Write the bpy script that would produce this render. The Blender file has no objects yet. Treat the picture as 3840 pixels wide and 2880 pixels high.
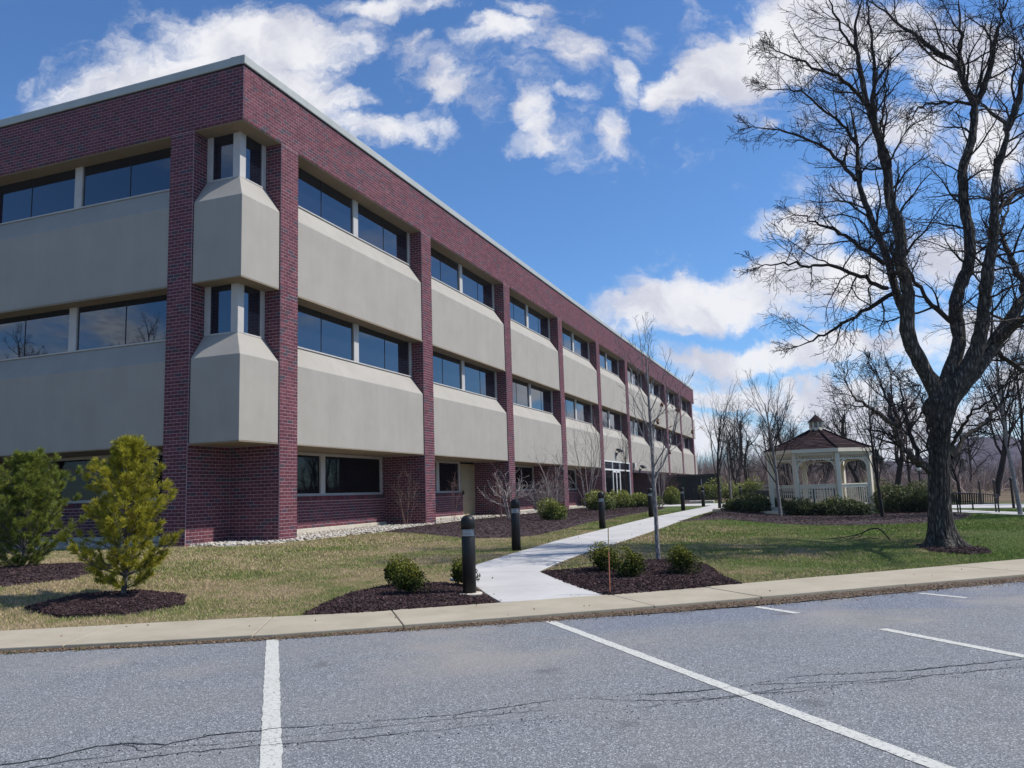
import bpy, math, random
import numpy as np
from mathutils import Vector, Matrix, Quaternion

# ------------------------------------------------------------------ camera, world, sun, exposure
scene = bpy.context.scene
COL = scene.collection
PI = math.pi
RNG = np.random.default_rng(11)
random.seed(5)

CAM = np.array([14.8163, -18.1000, 1.1815])
cam_d = bpy.data.cameras.new("camera"); cam = bpy.data.objects.new("camera", cam_d); COL.objects.link(cam)
cam_d.sensor_width = 36.0; cam_d.lens = 28.43; cam_d.clip_end = 8000.0; cam_d.clip_start = 0.05
rt = Vector((0.93450541, 0.35450025, -0.03208139)); up = Vector((0.07751913, -0.11472391, 0.99036822)); fw = Vector((-0.34740528, 0.92799138, 0.13469067))
M = Matrix((( rt.x, up.x, -fw.x, CAM[0]), (rt.y, up.y, -fw.y, CAM[1]), (rt.z, up.z, -fw.z, CAM[2]), (0, 0, 0, 1)))
cam.matrix_world = M
scene.camera = cam

SUN_EL = math.radians(52.0); SUN_AZ = math.radians(20.5)      # azimuth from +x towards +y
S = Vector((math.cos(SUN_EL) * math.cos(SUN_AZ), math.cos(SUN_EL) * math.sin(SUN_AZ), math.sin(SUN_EL)))
sd = bpy.data.lights.new("sun", 'SUN'); sd.energy = 5.0; sd.angle = math.radians(0.53); sd.color = (1.0, 0.955, 0.89)
so = bpy.data.objects.new("sun", sd); COL.objects.link(so)
so.rotation_euler = (-S).to_track_quat('-Z', 'Y').to_euler(); so.location = (30, 10, 60)

scene.view_settings.view_transform = 'Standard'
scene.view_settings.look = 'None'
scene.view_settings.exposure = 0.12
scene.view_settings.gamma = 1.0
scene.view_settings.use_curve_mapping = False
scene.render.engine = 'CYCLES'
scene.cycles.max_bounces = 5
scene.cycles.diffuse_bounces = 3
scene.cycles.glossy_bounces = 3
scene.cycles.transparent_max_bounces = 8
scene.cycles.volume_bounces = 0
scene.cycles.volume_step_rate = 10.0
scene.cycles.volume_max_steps = 16

class NG:
    """tiny helper to write node trees"""
    def __init__(s, tree): s.t = tree; s.n = tree.nodes; s.l = tree.links
    def new(s, typ, **kw):
        nd = s.n.new(typ)
        for k, v in kw.items(): setattr(nd, k, v)
        return nd
    def put(s, sock, v):
        if isinstance(v, bpy.types.NodeSocket): s.l.new(v, sock)
        elif v is not None: sock.default_value = v
    def math(s, op, a, b=None, c=None, clamp=False):
        nd = s.new('ShaderNodeMath', operation=op, use_clamp=clamp)
        s.put(nd.inputs[0], a)
        if b is not None: s.put(nd.inputs[1], b)
        if c is not None: s.put(nd.inputs[2], c)
        return nd.outputs[0]
    def vmath(s, op, a, b=None, out=0):
        nd = s.new('ShaderNodeVectorMath', operation=op)
        s.put(nd.inputs[0], a)
        if b is not None: s.put(nd.inputs[1], b)
        return nd.outputs['Value'] if out == 'v' else nd.outputs[0]
    def noise(s, vec, scale, detail=4, rough=0.55, dist=0.0, out='Fac', dim='3D'):
        nd = s.new('ShaderNodeTexNoise', noise_dimensions=dim)
        if vec is not None: s.l.new(vec, nd.inputs['Vector'])
        nd.inputs['Scale'].default_value = scale; nd.inputs['Detail'].default_value = detail
        nd.inputs['Roughness'].default_value = rough; nd.inputs['Distortion'].default_value = dist
        return nd.outputs[out]
    def voro(s, vec, scale, feature='F1', out='Distance', rnd=1.0):
        nd = s.new('ShaderNodeTexVoronoi', feature=feature)
        s.l.new(vec, nd.inputs['Vector']); nd.inputs['Scale'].default_value = scale
        nd.inputs['Randomness'].default_value = rnd
        return nd.outputs[out]
    def ramp(s, fac, stops):
        nd = s.new('ShaderNodeValToRGB'); s.l.new(fac, nd.inputs[0])
        e = nd.color_ramp.elements
        while len(e) < len(stops): e.new(0.5)
        for el, (p, c) in zip(e, stops):
            el.position = p; el.color = (c[0], c[1], c[2], 1) if isinstance(c, tuple) else (c, c, c, 1)
        return nd.outputs[0]
    def mix(s, fac, a, b, typ='MIX'):
        nd = s.new('ShaderNodeMix', data_type='RGBA', blend_type=typ)
        s.put(nd.inputs[0], fac)
        for sock, v in ((nd.inputs[6], a), (nd.inputs[7], b)):
            if isinstance(v, tuple): sock.default_value = (v[0], v[1], v[2], 1)
            else: s.put(sock, v)
        return nd.outputs[2]
    def maprange(s, v, a, b, c=0.0, d=1.0, smooth=False):
        nd = s.new('ShaderNodeMapRange'); nd.interpolation_type = 'SMOOTHSTEP' if smooth else 'LINEAR'
        s.put(nd.inputs[0], v)
        for i, x in zip((1, 2, 3, 4), (a, b, c, d)): s.put(nd.inputs[i], x)
        return nd.outputs[0]

# ---- world: Nishita sky and procedural clouds laid out by direction
world = bpy.data.worlds.new("World"); scene.world = world; world.use_nodes = True
g = NG(world.node_tree); g.n.clear()
out = g.new('ShaderNodeOutputWorld'); bg = g.new('ShaderNodeBackground'); g.l.new(bg.outputs[0], out.inputs[0])
sky = g.new('ShaderNodeTexSky', sky_type='NISHITA'); sky.sun_disc = False
sky.sun_elevation = SUN_EL; sky.sun_rotation = PI / 2 - SUN_AZ; sky.altitude = 100; sky.air_density = 1.0; sky.dust_density = 0.25; sky.ozone_density = 2.6
tc = g.new('ShaderNodeTexCoord'); D = tc.outputs['Generated']
Fh = (-0.35060006, 0.93652528, 0.0); Rh = (0.93652528, 0.35060006, 0.0)
dF = g.vmath('DOT_PRODUCT', D, Fh, 'v'); dR = g.vmath('DOT_PRODUCT', D, Rh, 'v')
sep = g.new('ShaderNodeSeparateXYZ'); g.l.new(D, sep.inputs[0])
dFs = g.math('MAXIMUM', dF, 0.05)
cmb = g.new('ShaderNodeCombineXYZ'); g.l.new(g.math('DIVIDE', dR, dFs), cmb.inputs[0]); g.l.new(g.math('DIVIDE', sep.outputs[2], dFs), cmb.inputs[1])
P = cmb.outputs[0]
# warp so that cloud edges are ragged
w1 = g.noise(P, 7.0, 6, 0.62, 0.0, 'Color'); w1 = g.vmath('SUBTRACT', w1, (0.5, 0.5, 0.5)); 
sc1 = g.new('ShaderNodeVectorMath', operation='SCALE'); g.l.new(w1, sc1.inputs[0]); sc1.inputs['Scale'].default_value = 0.125
PW = g.vmath('ADD', P, sc1.outputs[0])
blobs = [(-0.42,0.555,0.18,0.055,1.2),(-0.33,0.60,0.15,0.050,1.2),(-0.271,0.538,0.09,0.062,1.05),(-0.166,0.485,0.075,0.022,1.0),(-0.21,0.526,0.05,0.025,.95),(-0.115,0.586,0.05,0.028,.72),(-0.072,0.535,0.03,0.04,.78),(-0.085,0.48,0.03,0.02,.6),
 (-0.14,0.655,0.14,0.018,.85),(-0.02,0.605,0.065,0.025,.85),(0.03,0.64,0.05,0.015,.7),(0.096,0.577,0.045,0.036,.95),(0.189,0.594,0.035,0.03,.82),(0.165,0.53,0.026,0.04,.95),(0.147,0.47,0.03,0.03,.95),(0.038,0.485,0.028,0.036,.92),
 (0.031,0.451,0.038,0.016,.8),(0.078,0.516,0.026,0.012,.7),(0.235,0.520,0.055,0.026,1.2),(0.29,0.545,0.06,0.032,1.35),(0.345,0.575,0.07,0.04,1.4),(0.41,0.61,0.09,0.05,1.4),(0.50,0.58,0.10,0.055,1.15),(0.60,0.55,0.09,0.055,1.05),
 (0.235,0.226,0.15,0.030,1.3),(0.335,0.258,0.10,0.032,1.25),(0.72,0.10,0.15,0.03,1.2),(0.82,0.19,0.13,0.04,1.15),(0.24,0.246,0.10,0.028,1.3),(0.358,0.327,0.06,0.018,1.0),(0.428,0.246,0.08,0.028,1.05),(0.39,0.30,0.05,0.02,.8),(0.214,0.194,0.026,0.007,.8),
 (0.315,0.156,0.14,0.020,1.25),(0.43,0.165,0.13,0.018,1.05),(0.30,0.106,0.13,0.015,1.15),(0.37,0.109,0.143,0.019,1.2),(0.482,0.079,0.149,0.026,1.15),(0.566,0.278,0.08,0.035,1.0),
 (0.635,0.418,0.05,0.05,.95),(0.468,0.361,0.05,0.025,.85),(0.578,0.169,0.086,0.034,1.1),(0.20,0.055,0.14,0.03,1.15),(0.40,0.045,0.2,0.025,1.1),(0.333,0.471,0.016,0.009,.75),(0.0,.57,.24,.09,.46),(.15,.53,.16,.12,.48),(.32,.56,.16,.09,.55),(.50,.48,.22,.15,.48),(.35,.23,.30,.08,.45),(.38,.11,.35,.06,.62),(0.53,0.46,0.05,0.03,.85)]
acc = None
for (u, v, ru, rv, wt) in blobs:
    a = g.vmath('SUBTRACT', PW, (u, v, 0)); a = g.vmath('MULTIPLY', a, (1 / (ru * 1.35), 1 / (rv * 1.5), 0)); ln = g.vmath('LENGTH', a, None, 'v')
    m = g.maprange(ln, 0.15, 1.35, wt, 0.0, True)
    acc = m if acc is None else g.math('MAXIMUM', acc, m)
fb = g.noise(g.vmath('MULTIPLY', PW, (1.0, 1.5, 1.0)), 8.5, 9, 0.64)
fb2 = g.noise(g.vmath('MULTIPLY', PW, (1.0, 2.4, 1.0)), 26.0, 5, 0.6)
fbm = g.math('ADD', g.math('MULTIPLY', fb, 0.75), g.math('MULTIPLY', fb2, 0.25))
dens_in = g.math('ADD', acc, g.math('MULTIPLY', g.math('SUBTRACT', fbm, 0.5), 2.3))
dens_in = g.maprange(dens_in, 0.34, 1.06, 0.0, 1.0, True)
# clouds elsewhere in the sky, the same kind of scattered cumulus
pz = g.math('MAXIMUM', g.math('ADD', sep.outputs[2], 0.12), 0.02)
cm2 = g.new('ShaderNodeCombineXYZ'); g.l.new(g.math('DIVIDE', sep.outputs[0], pz), cm2.inputs[0]); g.l.new(g.math('DIVIDE', sep.outputs[1], pz), cm2.inputs[1])
gen = g.maprange(g.noise(cm2.outputs[0], 1.15, 7, 0.6, 0.3), 0.53, 0.68, 0.0, 1.0, True)
sp2 = g.new('ShaderNodeSeparateXYZ'); g.l.new(P, sp2.inputs[0])
inside = g.math('MULTIPLY', g.maprange(g.math('ABSOLUTE', sp2.outputs[0]), 0.88, 1.05, 1.0, 0.0, True), g.maprange(sp2.outputs[1], 0.66, 0.82, 1.0, 0.0, True))
inside = g.math('MULTIPLY', inside, g.math('GREATER_THAN', dF, 0.1))
dens = g.mix(inside, gen, dens_in)
# Nishita tinted a little deeper, like the photograph's sky
skyc = g.vmath('MULTIPLY', sky.outputs[0], (0.0715, 0.106, 0.141))
shade = g.noise(g.vmath('ADD', PW, (0.0, 0.012, 0.0)), 9.0, 5, 0.55)
cl = g.mix(g.maprange(shade, 0.38, 0.68, 0.0, 1.0, True), (0.84, 0.84, 0.87), (0.56, 0.57, 0.66))
colr = g.mix(g.math('MULTIPLY', dens, 0.97), skyc, cl)
g.l.new(colr, bg.inputs[0]); bg.inputs[1].default_value = 1.0

# ------------------------------------------------------------------ mesh helpers
def tag(o, label=None, cat=None, group=None, kind=None):
    if label: o['label'] = label
    if cat: o['category'] = cat
    if group: o['group'] = group
    if kind: o['kind'] = kind
    return o
def empty(name, loc=(0, 0, 0), rz=0.0, parent=None):
    o = bpy.data.objects.new(name, None); COL.objects.link(o); o.location = loc; o.rotation_euler = (0, 0, rz)
    o.empty_display_size = 0.2
    if parent: o.parent = parent
    return o
def copy_tree(o, parent=None):
    c = o.copy(); COL.objects.link(c)
    if parent is not None: c.parent = parent
    for ch in list(o.children): copy_tree(ch, c)
    return c

BOXF = np.array([[0,3,2,1],[4,5,6,7],[0,1,5,4],[1,2,6,5],[2,3,7,6],[3,0,4,7]])
class MB:
    def __init__(s): s.V = []; s.F = {}; s.n = 0
    def add(s, V, F, tone=0.0):
        V = np.asarray(V, dtype=np.float32).reshape(-1, 3); F = np.asarray(F, dtype=np.int64)
        t = np.broadcast_to(np.asarray(tone, dtype=np.float32), (len(F),))
        s.V.append(V); s.F.setdefault(F.shape[1], []).append((F + s.n, t)); s.n += len(V)
        return s
    def box(s, x0, x1, y0, y1, z0, z1, tone=0.0):
        x0, x1 = min(x0, x1), max(x0, x1); y0, y1 = min(y0, y1), max(y0, y1)
        V = [(x0,y0,z0),(x1,y0,z0),(x1,y1,z0),(x0,y1,z0),(x0,y0,z1),(x1,y0,z1),(x1,y1,z1),(x0,y1,z1)]
        return s.add(V, BOXF, tone)
    def boxes(s, c, h, tone=0.0, R=None):
        """many boxes: centres c (n,3), half sizes h (n,3), optional rotation matrices"""
        c = np.asarray(c, dtype=float); h = np.broadcast_to(np.asarray(h, dtype=float), c.shape); n = len(c)
        sg = np.array([(-1,-1,-1),(1,-1,-1),(1,1,-1),(-1,1,-1),(-1,-1,1),(1,-1,1),(1,1,1),(-1,1,1)], float)
        L = sg[None] * h[:, None, :]
        if R is not None: L = np.einsum('nij,nkj->nki', R, L)
        V = (c[:, None, :] + L).reshape(-1, 3)
        F = (BOXF[None] + (np.arange(n) * 8)[:, None, None]).reshape(-1, 4)
        t = np.repeat(np.broadcast_to(tone, (n,)), 6)
        return s.add(V, F, t)
    def obox(s, a, b, w, h, tone=0.0, zoff=0.0):
        """bar between points a and b, width w (horizontal), height h"""
        a = np.array(a, float); b = np.array(b, float); d = b - a; L = np.linalg.norm(d); d /= L
        ref = np.array([0, 0, 1.0]) if abs(d[2]) < 0.95 else np.array([1.0, 0, 0])
        sx = np.cross(d, ref); sx /= np.linalg.norm(sx); uz = np.cross(sx, d)
        R = np.stack([d, sx, uz], axis=1)[None]
        return s.boxes([(a + b) / 2 + uz * zoff], [(L / 2, w / 2, h / 2)], tone, R)
    def prism(s, poly, z0, z1, tone=0.0):
        n = len(poly); V = [(x, y, z0) for x, y in poly] + [(x, y, z1) for x, y in poly]
        s.add(V, [list(range(n))[::-1], list(range(n, 2 * n))], tone)
        s.V.append(np.zeros((0, 3), np.float32))
        base = s.n - 2 * n
        F = np.array([[i, (i + 1) % n, n + (i + 1) % n, n + i] for i in range(n)]) + base
        s.F.setdefault(4, []).append((F, np.full(n, tone, np.float32))); return s
    def lathe(s, prof, c=(0, 0, 0), n=24, tone=0.0, cap=True):
        prof = np.array(prof, float); m = len(prof); a = np.arange(n) * 2 * PI / n
        V = np.stack([np.outer(prof[:, 0], np.cos(a)), np.outer(prof[:, 0], np.sin(a)), np.repeat(prof[:, 1:2], n, 1)], -1).reshape(-1, 3) + np.array(c)
        i, j = np.meshgrid(np.arange(m - 1), np.arange(n), indexing='ij'); j2 = (j + 1) % n
        F = np.stack([i * n + j, i * n + j2, (i + 1) * n + j2, (i + 1) * n + j], -1).reshape(-1, 4)
        return s.add(V, F, tone)
    def tubes(s, pts, rad, sides, tone=0.0):
        """pts (m,n,3), rad (m,n)"""
        pts = np.asarray(pts, float); rad = np.asarray(rad, float); m, n, _ = pts.shape
        T = np.empty_like(pts); T[:, 1:-1] = pts[:, 2:] - pts[:, :-2]; T[:, 0] = pts[:, 1] - pts[:, 0]; T[:, -1] = pts[:, -1] - pts[:, -2]
        T /= np.linalg.norm(T, axis=-1, keepdims=True) + 1e-12
        md = np.abs(pts[:, -1] - pts[:, 0]); ax = np.argmin(md, axis=1); ref = np.eye(3)[ax][:, None, :]
        A = np.cross(T, ref); A /= np.linalg.norm(A, axis=-1, keepdims=True) + 1e-12; B = np.cross(T, A)
        a = np.arange(sides) * 2 * PI / sides
        V = pts[:, :, None, :] + rad[:, :, None, None] * (A[:, :, None, :] * np.cos(a)[None, None, :, None] + B[:, :, None, :] * np.sin(a)[None, None, :, None])
        k, i, j = np.meshgrid(np.arange(m), np.arange(n - 1), np.arange(sides), indexing='ij'); j2 = (j + 1) % sides
        b = k * n * sides
        F = np.stack([b + i * sides + j, b + i * sides + j2, b + (i + 1) * sides + j2, b + (i + 1) * sides + j], -1).reshape(-1, 4)
        t = np.repeat(np.broadcast_to(tone, (m,)), (n - 1) * sides)
        return s.add(V.reshape(-1, 3), F, t)
    def tube(s, pts, rad, sides=8, tone=0.0):
        pts = np.array(pts, float); r = np.broadcast_to(np.array(rad, float), (len(pts),))
        return s.tubes(pts[None], r[None], sides, tone)
    def build(s, name, mat, parent=None, smooth=False, loc=None):
        me = bpy.data.meshes.new(name)
        V = np.concatenate(s.V) if s.V else np.zeros((0, 3), np.float32)
        idx = []; tot = []; tone = []
        for k, lst in sorted(s.F.items()):
            for F, t in lst: idx.append(F.reshape(-1)); tot.append(np.full(len(F), k)); tone.append(t)
        idx = np.concatenate(idx).astype(np.int32); tot = np.concatenate(tot).astype(np.int32); tone = np.concatenate(tone).astype(np.float32)
        me.vertices.add(len(V)); me.vertices.foreach_set('co', V.astype(np.float32).ravel())
        me.loops.add(len(idx)); me.loops.foreach_set('vertex_index', idx)
        me.polygons.add(len(tot)); me.polygons.foreach_set('loop_start', np.concatenate([[0], np.cumsum(tot)[:-1]]).astype(np.int32))
        me.polygons.foreach_set('loop_total', tot)
        me.polygons.foreach_set('use_smooth', np.full(len(tot), bool(smooth)))
        at = me.attributes.new('tone', 'FLOAT', 'FACE'); at.data.foreach_set('value', tone)
        me.update(calc_edges=True)
        me.materials.append(mat)
        o = bpy.data.objects.new(name, me); COL.objects.link(o)
        if parent: o.parent = parent
        if loc is not None: o.location = loc
        return o
def bevel(o, w=0.01, seg=2):
    m = o.modifiers.new('bevel', 'BEVEL'); m.width = w; m.segments = seg; m.limit_method = 'ANGLE'; m.angle_limit = math.radians(30); return o

# ------------------------------------------------------------------ terrain
def ss(t): t = max(0., min(1., t)); return t * t * (3 - 2 * t)
BK = [(-60,-42),(-6,-16.),(4.66,-10.3),(6.8,-9.12),(8.52,-8.2),(9.47,-7.55),(10.44,-6.85),(12.6,-5.15),(15.46,-2.45),(18.34,.2),(24,5.4),(40,18),(80,45),(300,180)]
def sdist(x, y):
    best = 1e9; sg = 1
    for (x0, y0), (x1, y1) in zip(BK, BK[1:]):
        dx, dy = x1 - x0, y1 - y0; t = max(0, min(1, ((x - x0) * dx + (y - y0) * dy) / (dx * dx + dy * dy)))
        px, py = x - x0 - t * dx, y - y0 - t * dy; d = math.hypot(px, py)
        if d < best - 1e-9: best = d; sg = 1 if dx * py - dy * px > 0 else -1
    return best * sg
def ht(x, y):
    d = sdist(x, y)
    if d < 0: return max(-.55, -.385 + .4 * d)
    L = -.12 + .2 * ss((y + 4) / 20.); L += (.02 + .08 * ss(y / 20.) - L) * (1 - ss((x - 1.5) / 4.)); Rr = -.15
    u = ss((x - 9.5) / 5.); T = L * (1 - u) + Rr * u
    far = ss((y - 60) / 60.); T = T * (1 - far) - .2 * far
    s = ss(d / 5.)
    return -.385 * (1 - s) + T * s
def sdv(x, y):
    x = np.asarray(x, float); y = np.asarray(y, float); best = np.full(x.shape, 1e9); sg = np.ones(x.shape)
    for (x0, y0), (x1, y1) in zip(BK, BK[1:]):
        dx, dy = x1 - x0, y1 - y0; t = np.clip(((x - x0) * dx + (y - y0) * dy) / (dx * dx + dy * dy), 0, 1)
        px, py = x - x0 - t * dx, y - y0 - t * dy; d = np.hypot(px, py); k = d < best - 1e-9
        sg = np.where(k, np.where(dx * py - dy * px > 0, 1, -1), sg); best = np.where(k, d, best)
    return best * sg
def ssv(t): t = np.clip(t, 0, 1); return t * t * (3 - 2 * t)
def hv(x, y):
    x = np.asarray(x, float); y = np.asarray(y, float); d = sdv(x, y)
    L = -.12 + .2 * ssv((y + 4) / 20.); L = L + (.02 + .08 * ssv(y / 20.) - L) * (1 - ssv((x - 1.5) / 4.))
    u = ssv((x - 9.5) / 5.); T = L * (1 - u) - .15 * u; far = ssv((y - 60) / 60.); T = T * (1 - far) - .2 * far; s = ssv(d / 5.)
    return np.where(d < 0, np.maximum(-.55, -.385 + .4 * d), -.385 * (1 - s) + T * s)
def vnoise(x, y, sc, seed=0):
    """smooth value noise for arrays"""
    r = np.random.default_rng(seed); G = r.random((64, 64))
    fx = x * sc; fy = y * sc; ix = np.floor(fx).astype(int); iy = np.floor(fy).astype(int); tx = fx - ix; ty = fy - iy
    tx = tx * tx * (3 - 2 * tx); ty = ty * ty * (3 - 2 * ty)
    a = G[ix % 64, iy % 64]; b = G[(ix + 1) % 64, iy % 64]; c = G[ix % 64, (iy + 1) % 64]; d = G[(ix + 1) % 64, (iy + 1) % 64]
    return (a * (1 - tx) + b * tx) * (1 - ty) + (c * (1 - tx) + d * tx) * ty
def inpoly(x, y, poly):
    x = np.asarray(x, float); y = np.asarray(y, float); ins = np.zeros(x.shape, bool); n = len(poly)
    for i in range(n):
        x0, y0 = poly[i]; x1, y1 = poly[(i + 1) % n]
        if y0 == y1: continue
        c = ((y0 > y) != (y1 > y)) & (x < (x1 - x0) * (y - y0) / (y1 - y0) + x0); ins ^= c
    return ins

# ------------------------------------------------------------------ materials
def mat(name):
    m = bpy.data.materials.new(name); m.use_nodes = True; t = m.node_tree; t.nodes.clear()
    g = NG(t); o = g.new('ShaderNodeOutputMaterial'); b = g.new('ShaderNodeBsdfPrincipled'); g.l.new(b.outputs[0], o.inputs[0])
    return m, g, b
def wpos(g): return g.new('ShaderNodeNewGeometry').outputs['Position']
def opos(g): return g.new('ShaderNodeTexCoord').outputs['Object']
def tone(g): return g.new('ShaderNodeAttribute', attribute_name='tone').outputs['Fac']
def bumpn(g, b, hgt, strength, dist=0.01):
    n = g.new('ShaderNodeBump'); n.inputs['Strength'].default_value = strength; n.inputs['Distance'].default_value = dist
    g.l.new(hgt, n.inputs['Height']); g.l.new(n.outputs[0], b.inputs['Normal'])
def simple(name, c1, c2, scale=4.0, rough=0.7, metal=0.0, bump=0.0, bscale=40, spec=0.4, world=True, detail=5):
    m, g, b = mat(name); p = wpos(g) if world else opos(g)
    n = g.noise(p, scale, detail, 0.6)
    g.put(b.inputs['Base Color'], g.ramp(n, [(0.3, c1), (0.7, c2)]))
    b.inputs['Roughness'].default_value = rough; b.inputs['Metallic'].default_value = metal; b.inputs['Specular IOR Level'].default_value = spec
    if bump: bumpn(g, b, g.noise(p, bscale, 4, 0.6), bump)
    return m
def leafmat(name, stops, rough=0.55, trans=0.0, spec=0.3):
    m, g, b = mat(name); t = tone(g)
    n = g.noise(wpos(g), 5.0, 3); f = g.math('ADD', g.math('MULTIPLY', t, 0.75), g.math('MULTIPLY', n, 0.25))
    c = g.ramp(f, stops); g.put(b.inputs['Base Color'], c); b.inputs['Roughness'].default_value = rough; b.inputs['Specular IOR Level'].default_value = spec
    if trans:
        tr = g.new('ShaderNodeBsdfTranslucent'); g.l.new(c, tr.inputs[0]); mx = g.new('ShaderNodeMixShader'); mx.inputs[0].default_value = trans
        g.l.new(b.outputs[0], mx.inputs[1]); g.l.new(tr.outputs[0], mx.inputs[2])
        o = [n for n in g.n if n.type == 'OUTPUT_MATERIAL'][0]; g.l.new(mx.outputs[0], o.inputs[0])
    return m

# brick
M_BRICK, g, b = mat('brick'); t = tone(g); p = wpos(g)
c = g.ramp(t, [(0.0, (0.035, 0.036, 0.050)), (0.10, (0.045, 0.042, 0.055)), (0.105, (0.058, 0.020, 0.028)), (0.4, (0.092, 0.022, 0.034)), (0.75, (0.115, 0.029, 0.041)), (1.0, (0.15, 0.045, 0.058))])
c = g.mix(g.maprange(g.noise(p, 60, 3), 0.35, 0.75, 0.0, 0.3), c, (0.20, 0.08, 0.09))
c = g.mix(g.maprange(g.noise(p, 0.35, 4), 0.45, 0.75, 0.0, 0.25), c, (0.10, 0.012, 0.02))
g.put(b.inputs['Base Color'], c); b.inputs['Roughness'].default_value = 0.82; b.inputs['Specular IOR Level'].default_value = 0.25
bumpn(g, b, g.noise(p, 90, 3), 0.35, 0.004)
M_MORTAR = simple('mortar', (0.33, 0.24, 0.26), (0.44, 0.34, 0.36), 6, 0.9, bump=0.2)
# stucco panels: weathered with faint vertical streaks
def stucco(name, c1, c2):
    m, g, b = mat(name); p = wpos(g)
    n = g.noise(p, 0.8, 5, 0.6); st = g.noise(g.vmath('MULTIPLY', p, (3.0, 3.0, 0.22)), 1.0, 4, 0.6)
    c = g.ramp(g.math('ADD', g.math('MULTIPLY', n, 0.7), g.math('MULTIPLY', st, 0.3)), [(0.35, c1), (0.65, c2)])
    c = g.mix(g.maprange(g.noise(p, 180, 2), 0.3, 0.8, 0.0, 0.12), c, (0.25, 0.24, 0.22))
    g.put(b.inputs['Base Color'], c); b.inputs['Roughness'].default_value = 0.9; b.inputs['Specular IOR Level'].default_value = 0.2
    bumpn(g, b, g.noise(p, 120, 3), 0.25, 0.004); return m
M_PANEL = stucco('panel_stucco', (0.305, 0.284, 0.250), (0.352, 0.328, 0.290))
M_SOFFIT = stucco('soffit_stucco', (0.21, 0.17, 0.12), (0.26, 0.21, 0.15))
M_COPING = simple('coping_metal', (0.33, 0.34, 0.31), (0.40, 0.41, 0.38), 1.2, 0.45, bump=0.03, spec=0.5)
M_FRAME = simple('window_frame', (0.40, 0.375, 0.35), (0.48, 0.455, 0.43), 2, 0.5)
M_WHITE = simple('white_frame', (0.62, 0.62, 0.60), (0.74, 0.74, 0.72), 2, 0.4)
M_GLASS, g, b = mat('tinted_glass'); b.inputs['Base Color'].default_value = (0.006, 0.008, 0.014, 1); b.inputs['Roughness'].default_value = 0.015
b.inputs['IOR'].default_value = 2.05; b.inputs['Specular IOR Level'].default_value = 0.5; b.inputs['Specular Tint'].default_value = (0.72, 0.86, 1.0, 1)
bumpn(g, b, g.noise(wpos(g), 0.9, 2, 0.4), 0.012, 0.02)
M_GLASSD, g, b = mat('dark_glass'); b.inputs['Base Color'].default_value = (0.004, 0.004, 0.006, 1); b.inputs['Roughness'].default_value = 0.02
b.inputs['IOR'].default_value = 1.28
bumpn(g, b, g.noise(wpos(g), 1.2, 2, 0.4), 0.012, 0.02)
M_DARK = simple('dark_joint', (0.01, 0.01, 0.012), (0.02, 0.02, 0.022), 3, 0.6)
M_DOOR = simple('tan_door', (0.36, 0.28, 0.17), (0.42, 0.33, 0.21), 1.5, 0.5, bump=0.03)
M_FOUND = simple('foundation_concrete', (0.42, 0.38, 0.31), (0.55, 0.50, 0.42), 5, 0.9, bump=0.3)
M_ROOF = simple('roof_membrane', (0.2, 0.2, 0.2), (0.27, 0.27, 0.26), 1, 0.9)

# asphalt
M_ASPH, g, b = mat('asphalt'); p = wpos(g)
v = g.voro(p, 115.0, 'F1', 'Color'); sv = g.new('ShaderNodeSeparateColor'); g.l.new(v, sv.inputs[0])
agg = g.ramp(sv.outputs[0], [(0.0, (0.045, 0.05, 0.056)), (0.40, (0.138, 0.147, 0.160)), (0.8, (0.22, 0.232, 0.246)), (1.0, (0.56, 0.57, 0.58))])
n2 = g.noise(p, 260, 2, 0.6); agg = g.mix(g.maprange(n2, 0.35, 0.7, 0.0, 0.6), agg, (0.135, 0.145, 0.158))
big = g.noise(p, 0.55, 6, 0.65); agg = g.mix(g.maprange(big, 0.40, 0.72, 0.0, 0.42), agg, (0.21, 0.20, 0.19))
# darker, coarser band close to the kerb on the right
sx = g.new('ShaderNodeSeparateXYZ'); g.l.new(p, sx.inputs[0])
dk = g.math('ADD', g.math('MULTIPLY', sx.outputs[0], -0.57), g.math('MULTIPLY', sx.outputs[1], 0.82))   # distance across the kerb direction
dk = g.math('ADD', dk, g.math('MULTIPLY', g.math('SUBTRACT', g.noise(p, 0.6, 3), 0.5), 1.5))
band = g.maprange(dk, -14.5, -13.9, 0.0, 1.0, True); band = g.math('MULTIPLY', band, g.maprange(sx.outputs[0], 11.4, 12.6, 0.0, 1.0, True))
agg = g.mix(g.math('MULTIPLY', band, 0.75), agg, g.ramp(sv.outputs[1], [(0.0, (0.036, 0.042, 0.058)), (0.5, (0.088, 0.102, 0.138)), (1.0, (0.36, 0.39, 0.46))]))
silt = g.maprange(g.noise(g.vmath('MULTIPLY', p, (1.0, 1.0, 1.0)), 0.33, 5, 0.6), 0.52, 0.68, 0.0, 0.55, True); silt = g.math('MULTIPLY', silt, g.maprange(dk, -16.4, -15.0, 0.0, 1.0, True))
agg = g.mix(silt, agg, (0.28, 0.255, 0.225))
agg = g.mix(g.maprange(g.noise(p, 2.2, 5, 0.7), 0.60, 0.80, 0.0, 0.35), agg, (0.085, 0.09, 0.10))
oil = g.voro(g.vmath('ADD', p, g.vmath('MULTIPLY', g.noise(p, 3.0, 3, 0.6, 0.0, 'Color'), (0.35, 0.35, 0.0))), 0.8, 'F1', 'Distance')
agg = g.mix(g.math('MULTIPLY', g.maprange(oil, 0.05, 0.16, 0.45, 0.0, True), 1.0), agg, (0.055, 0.056, 0.06))
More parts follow.
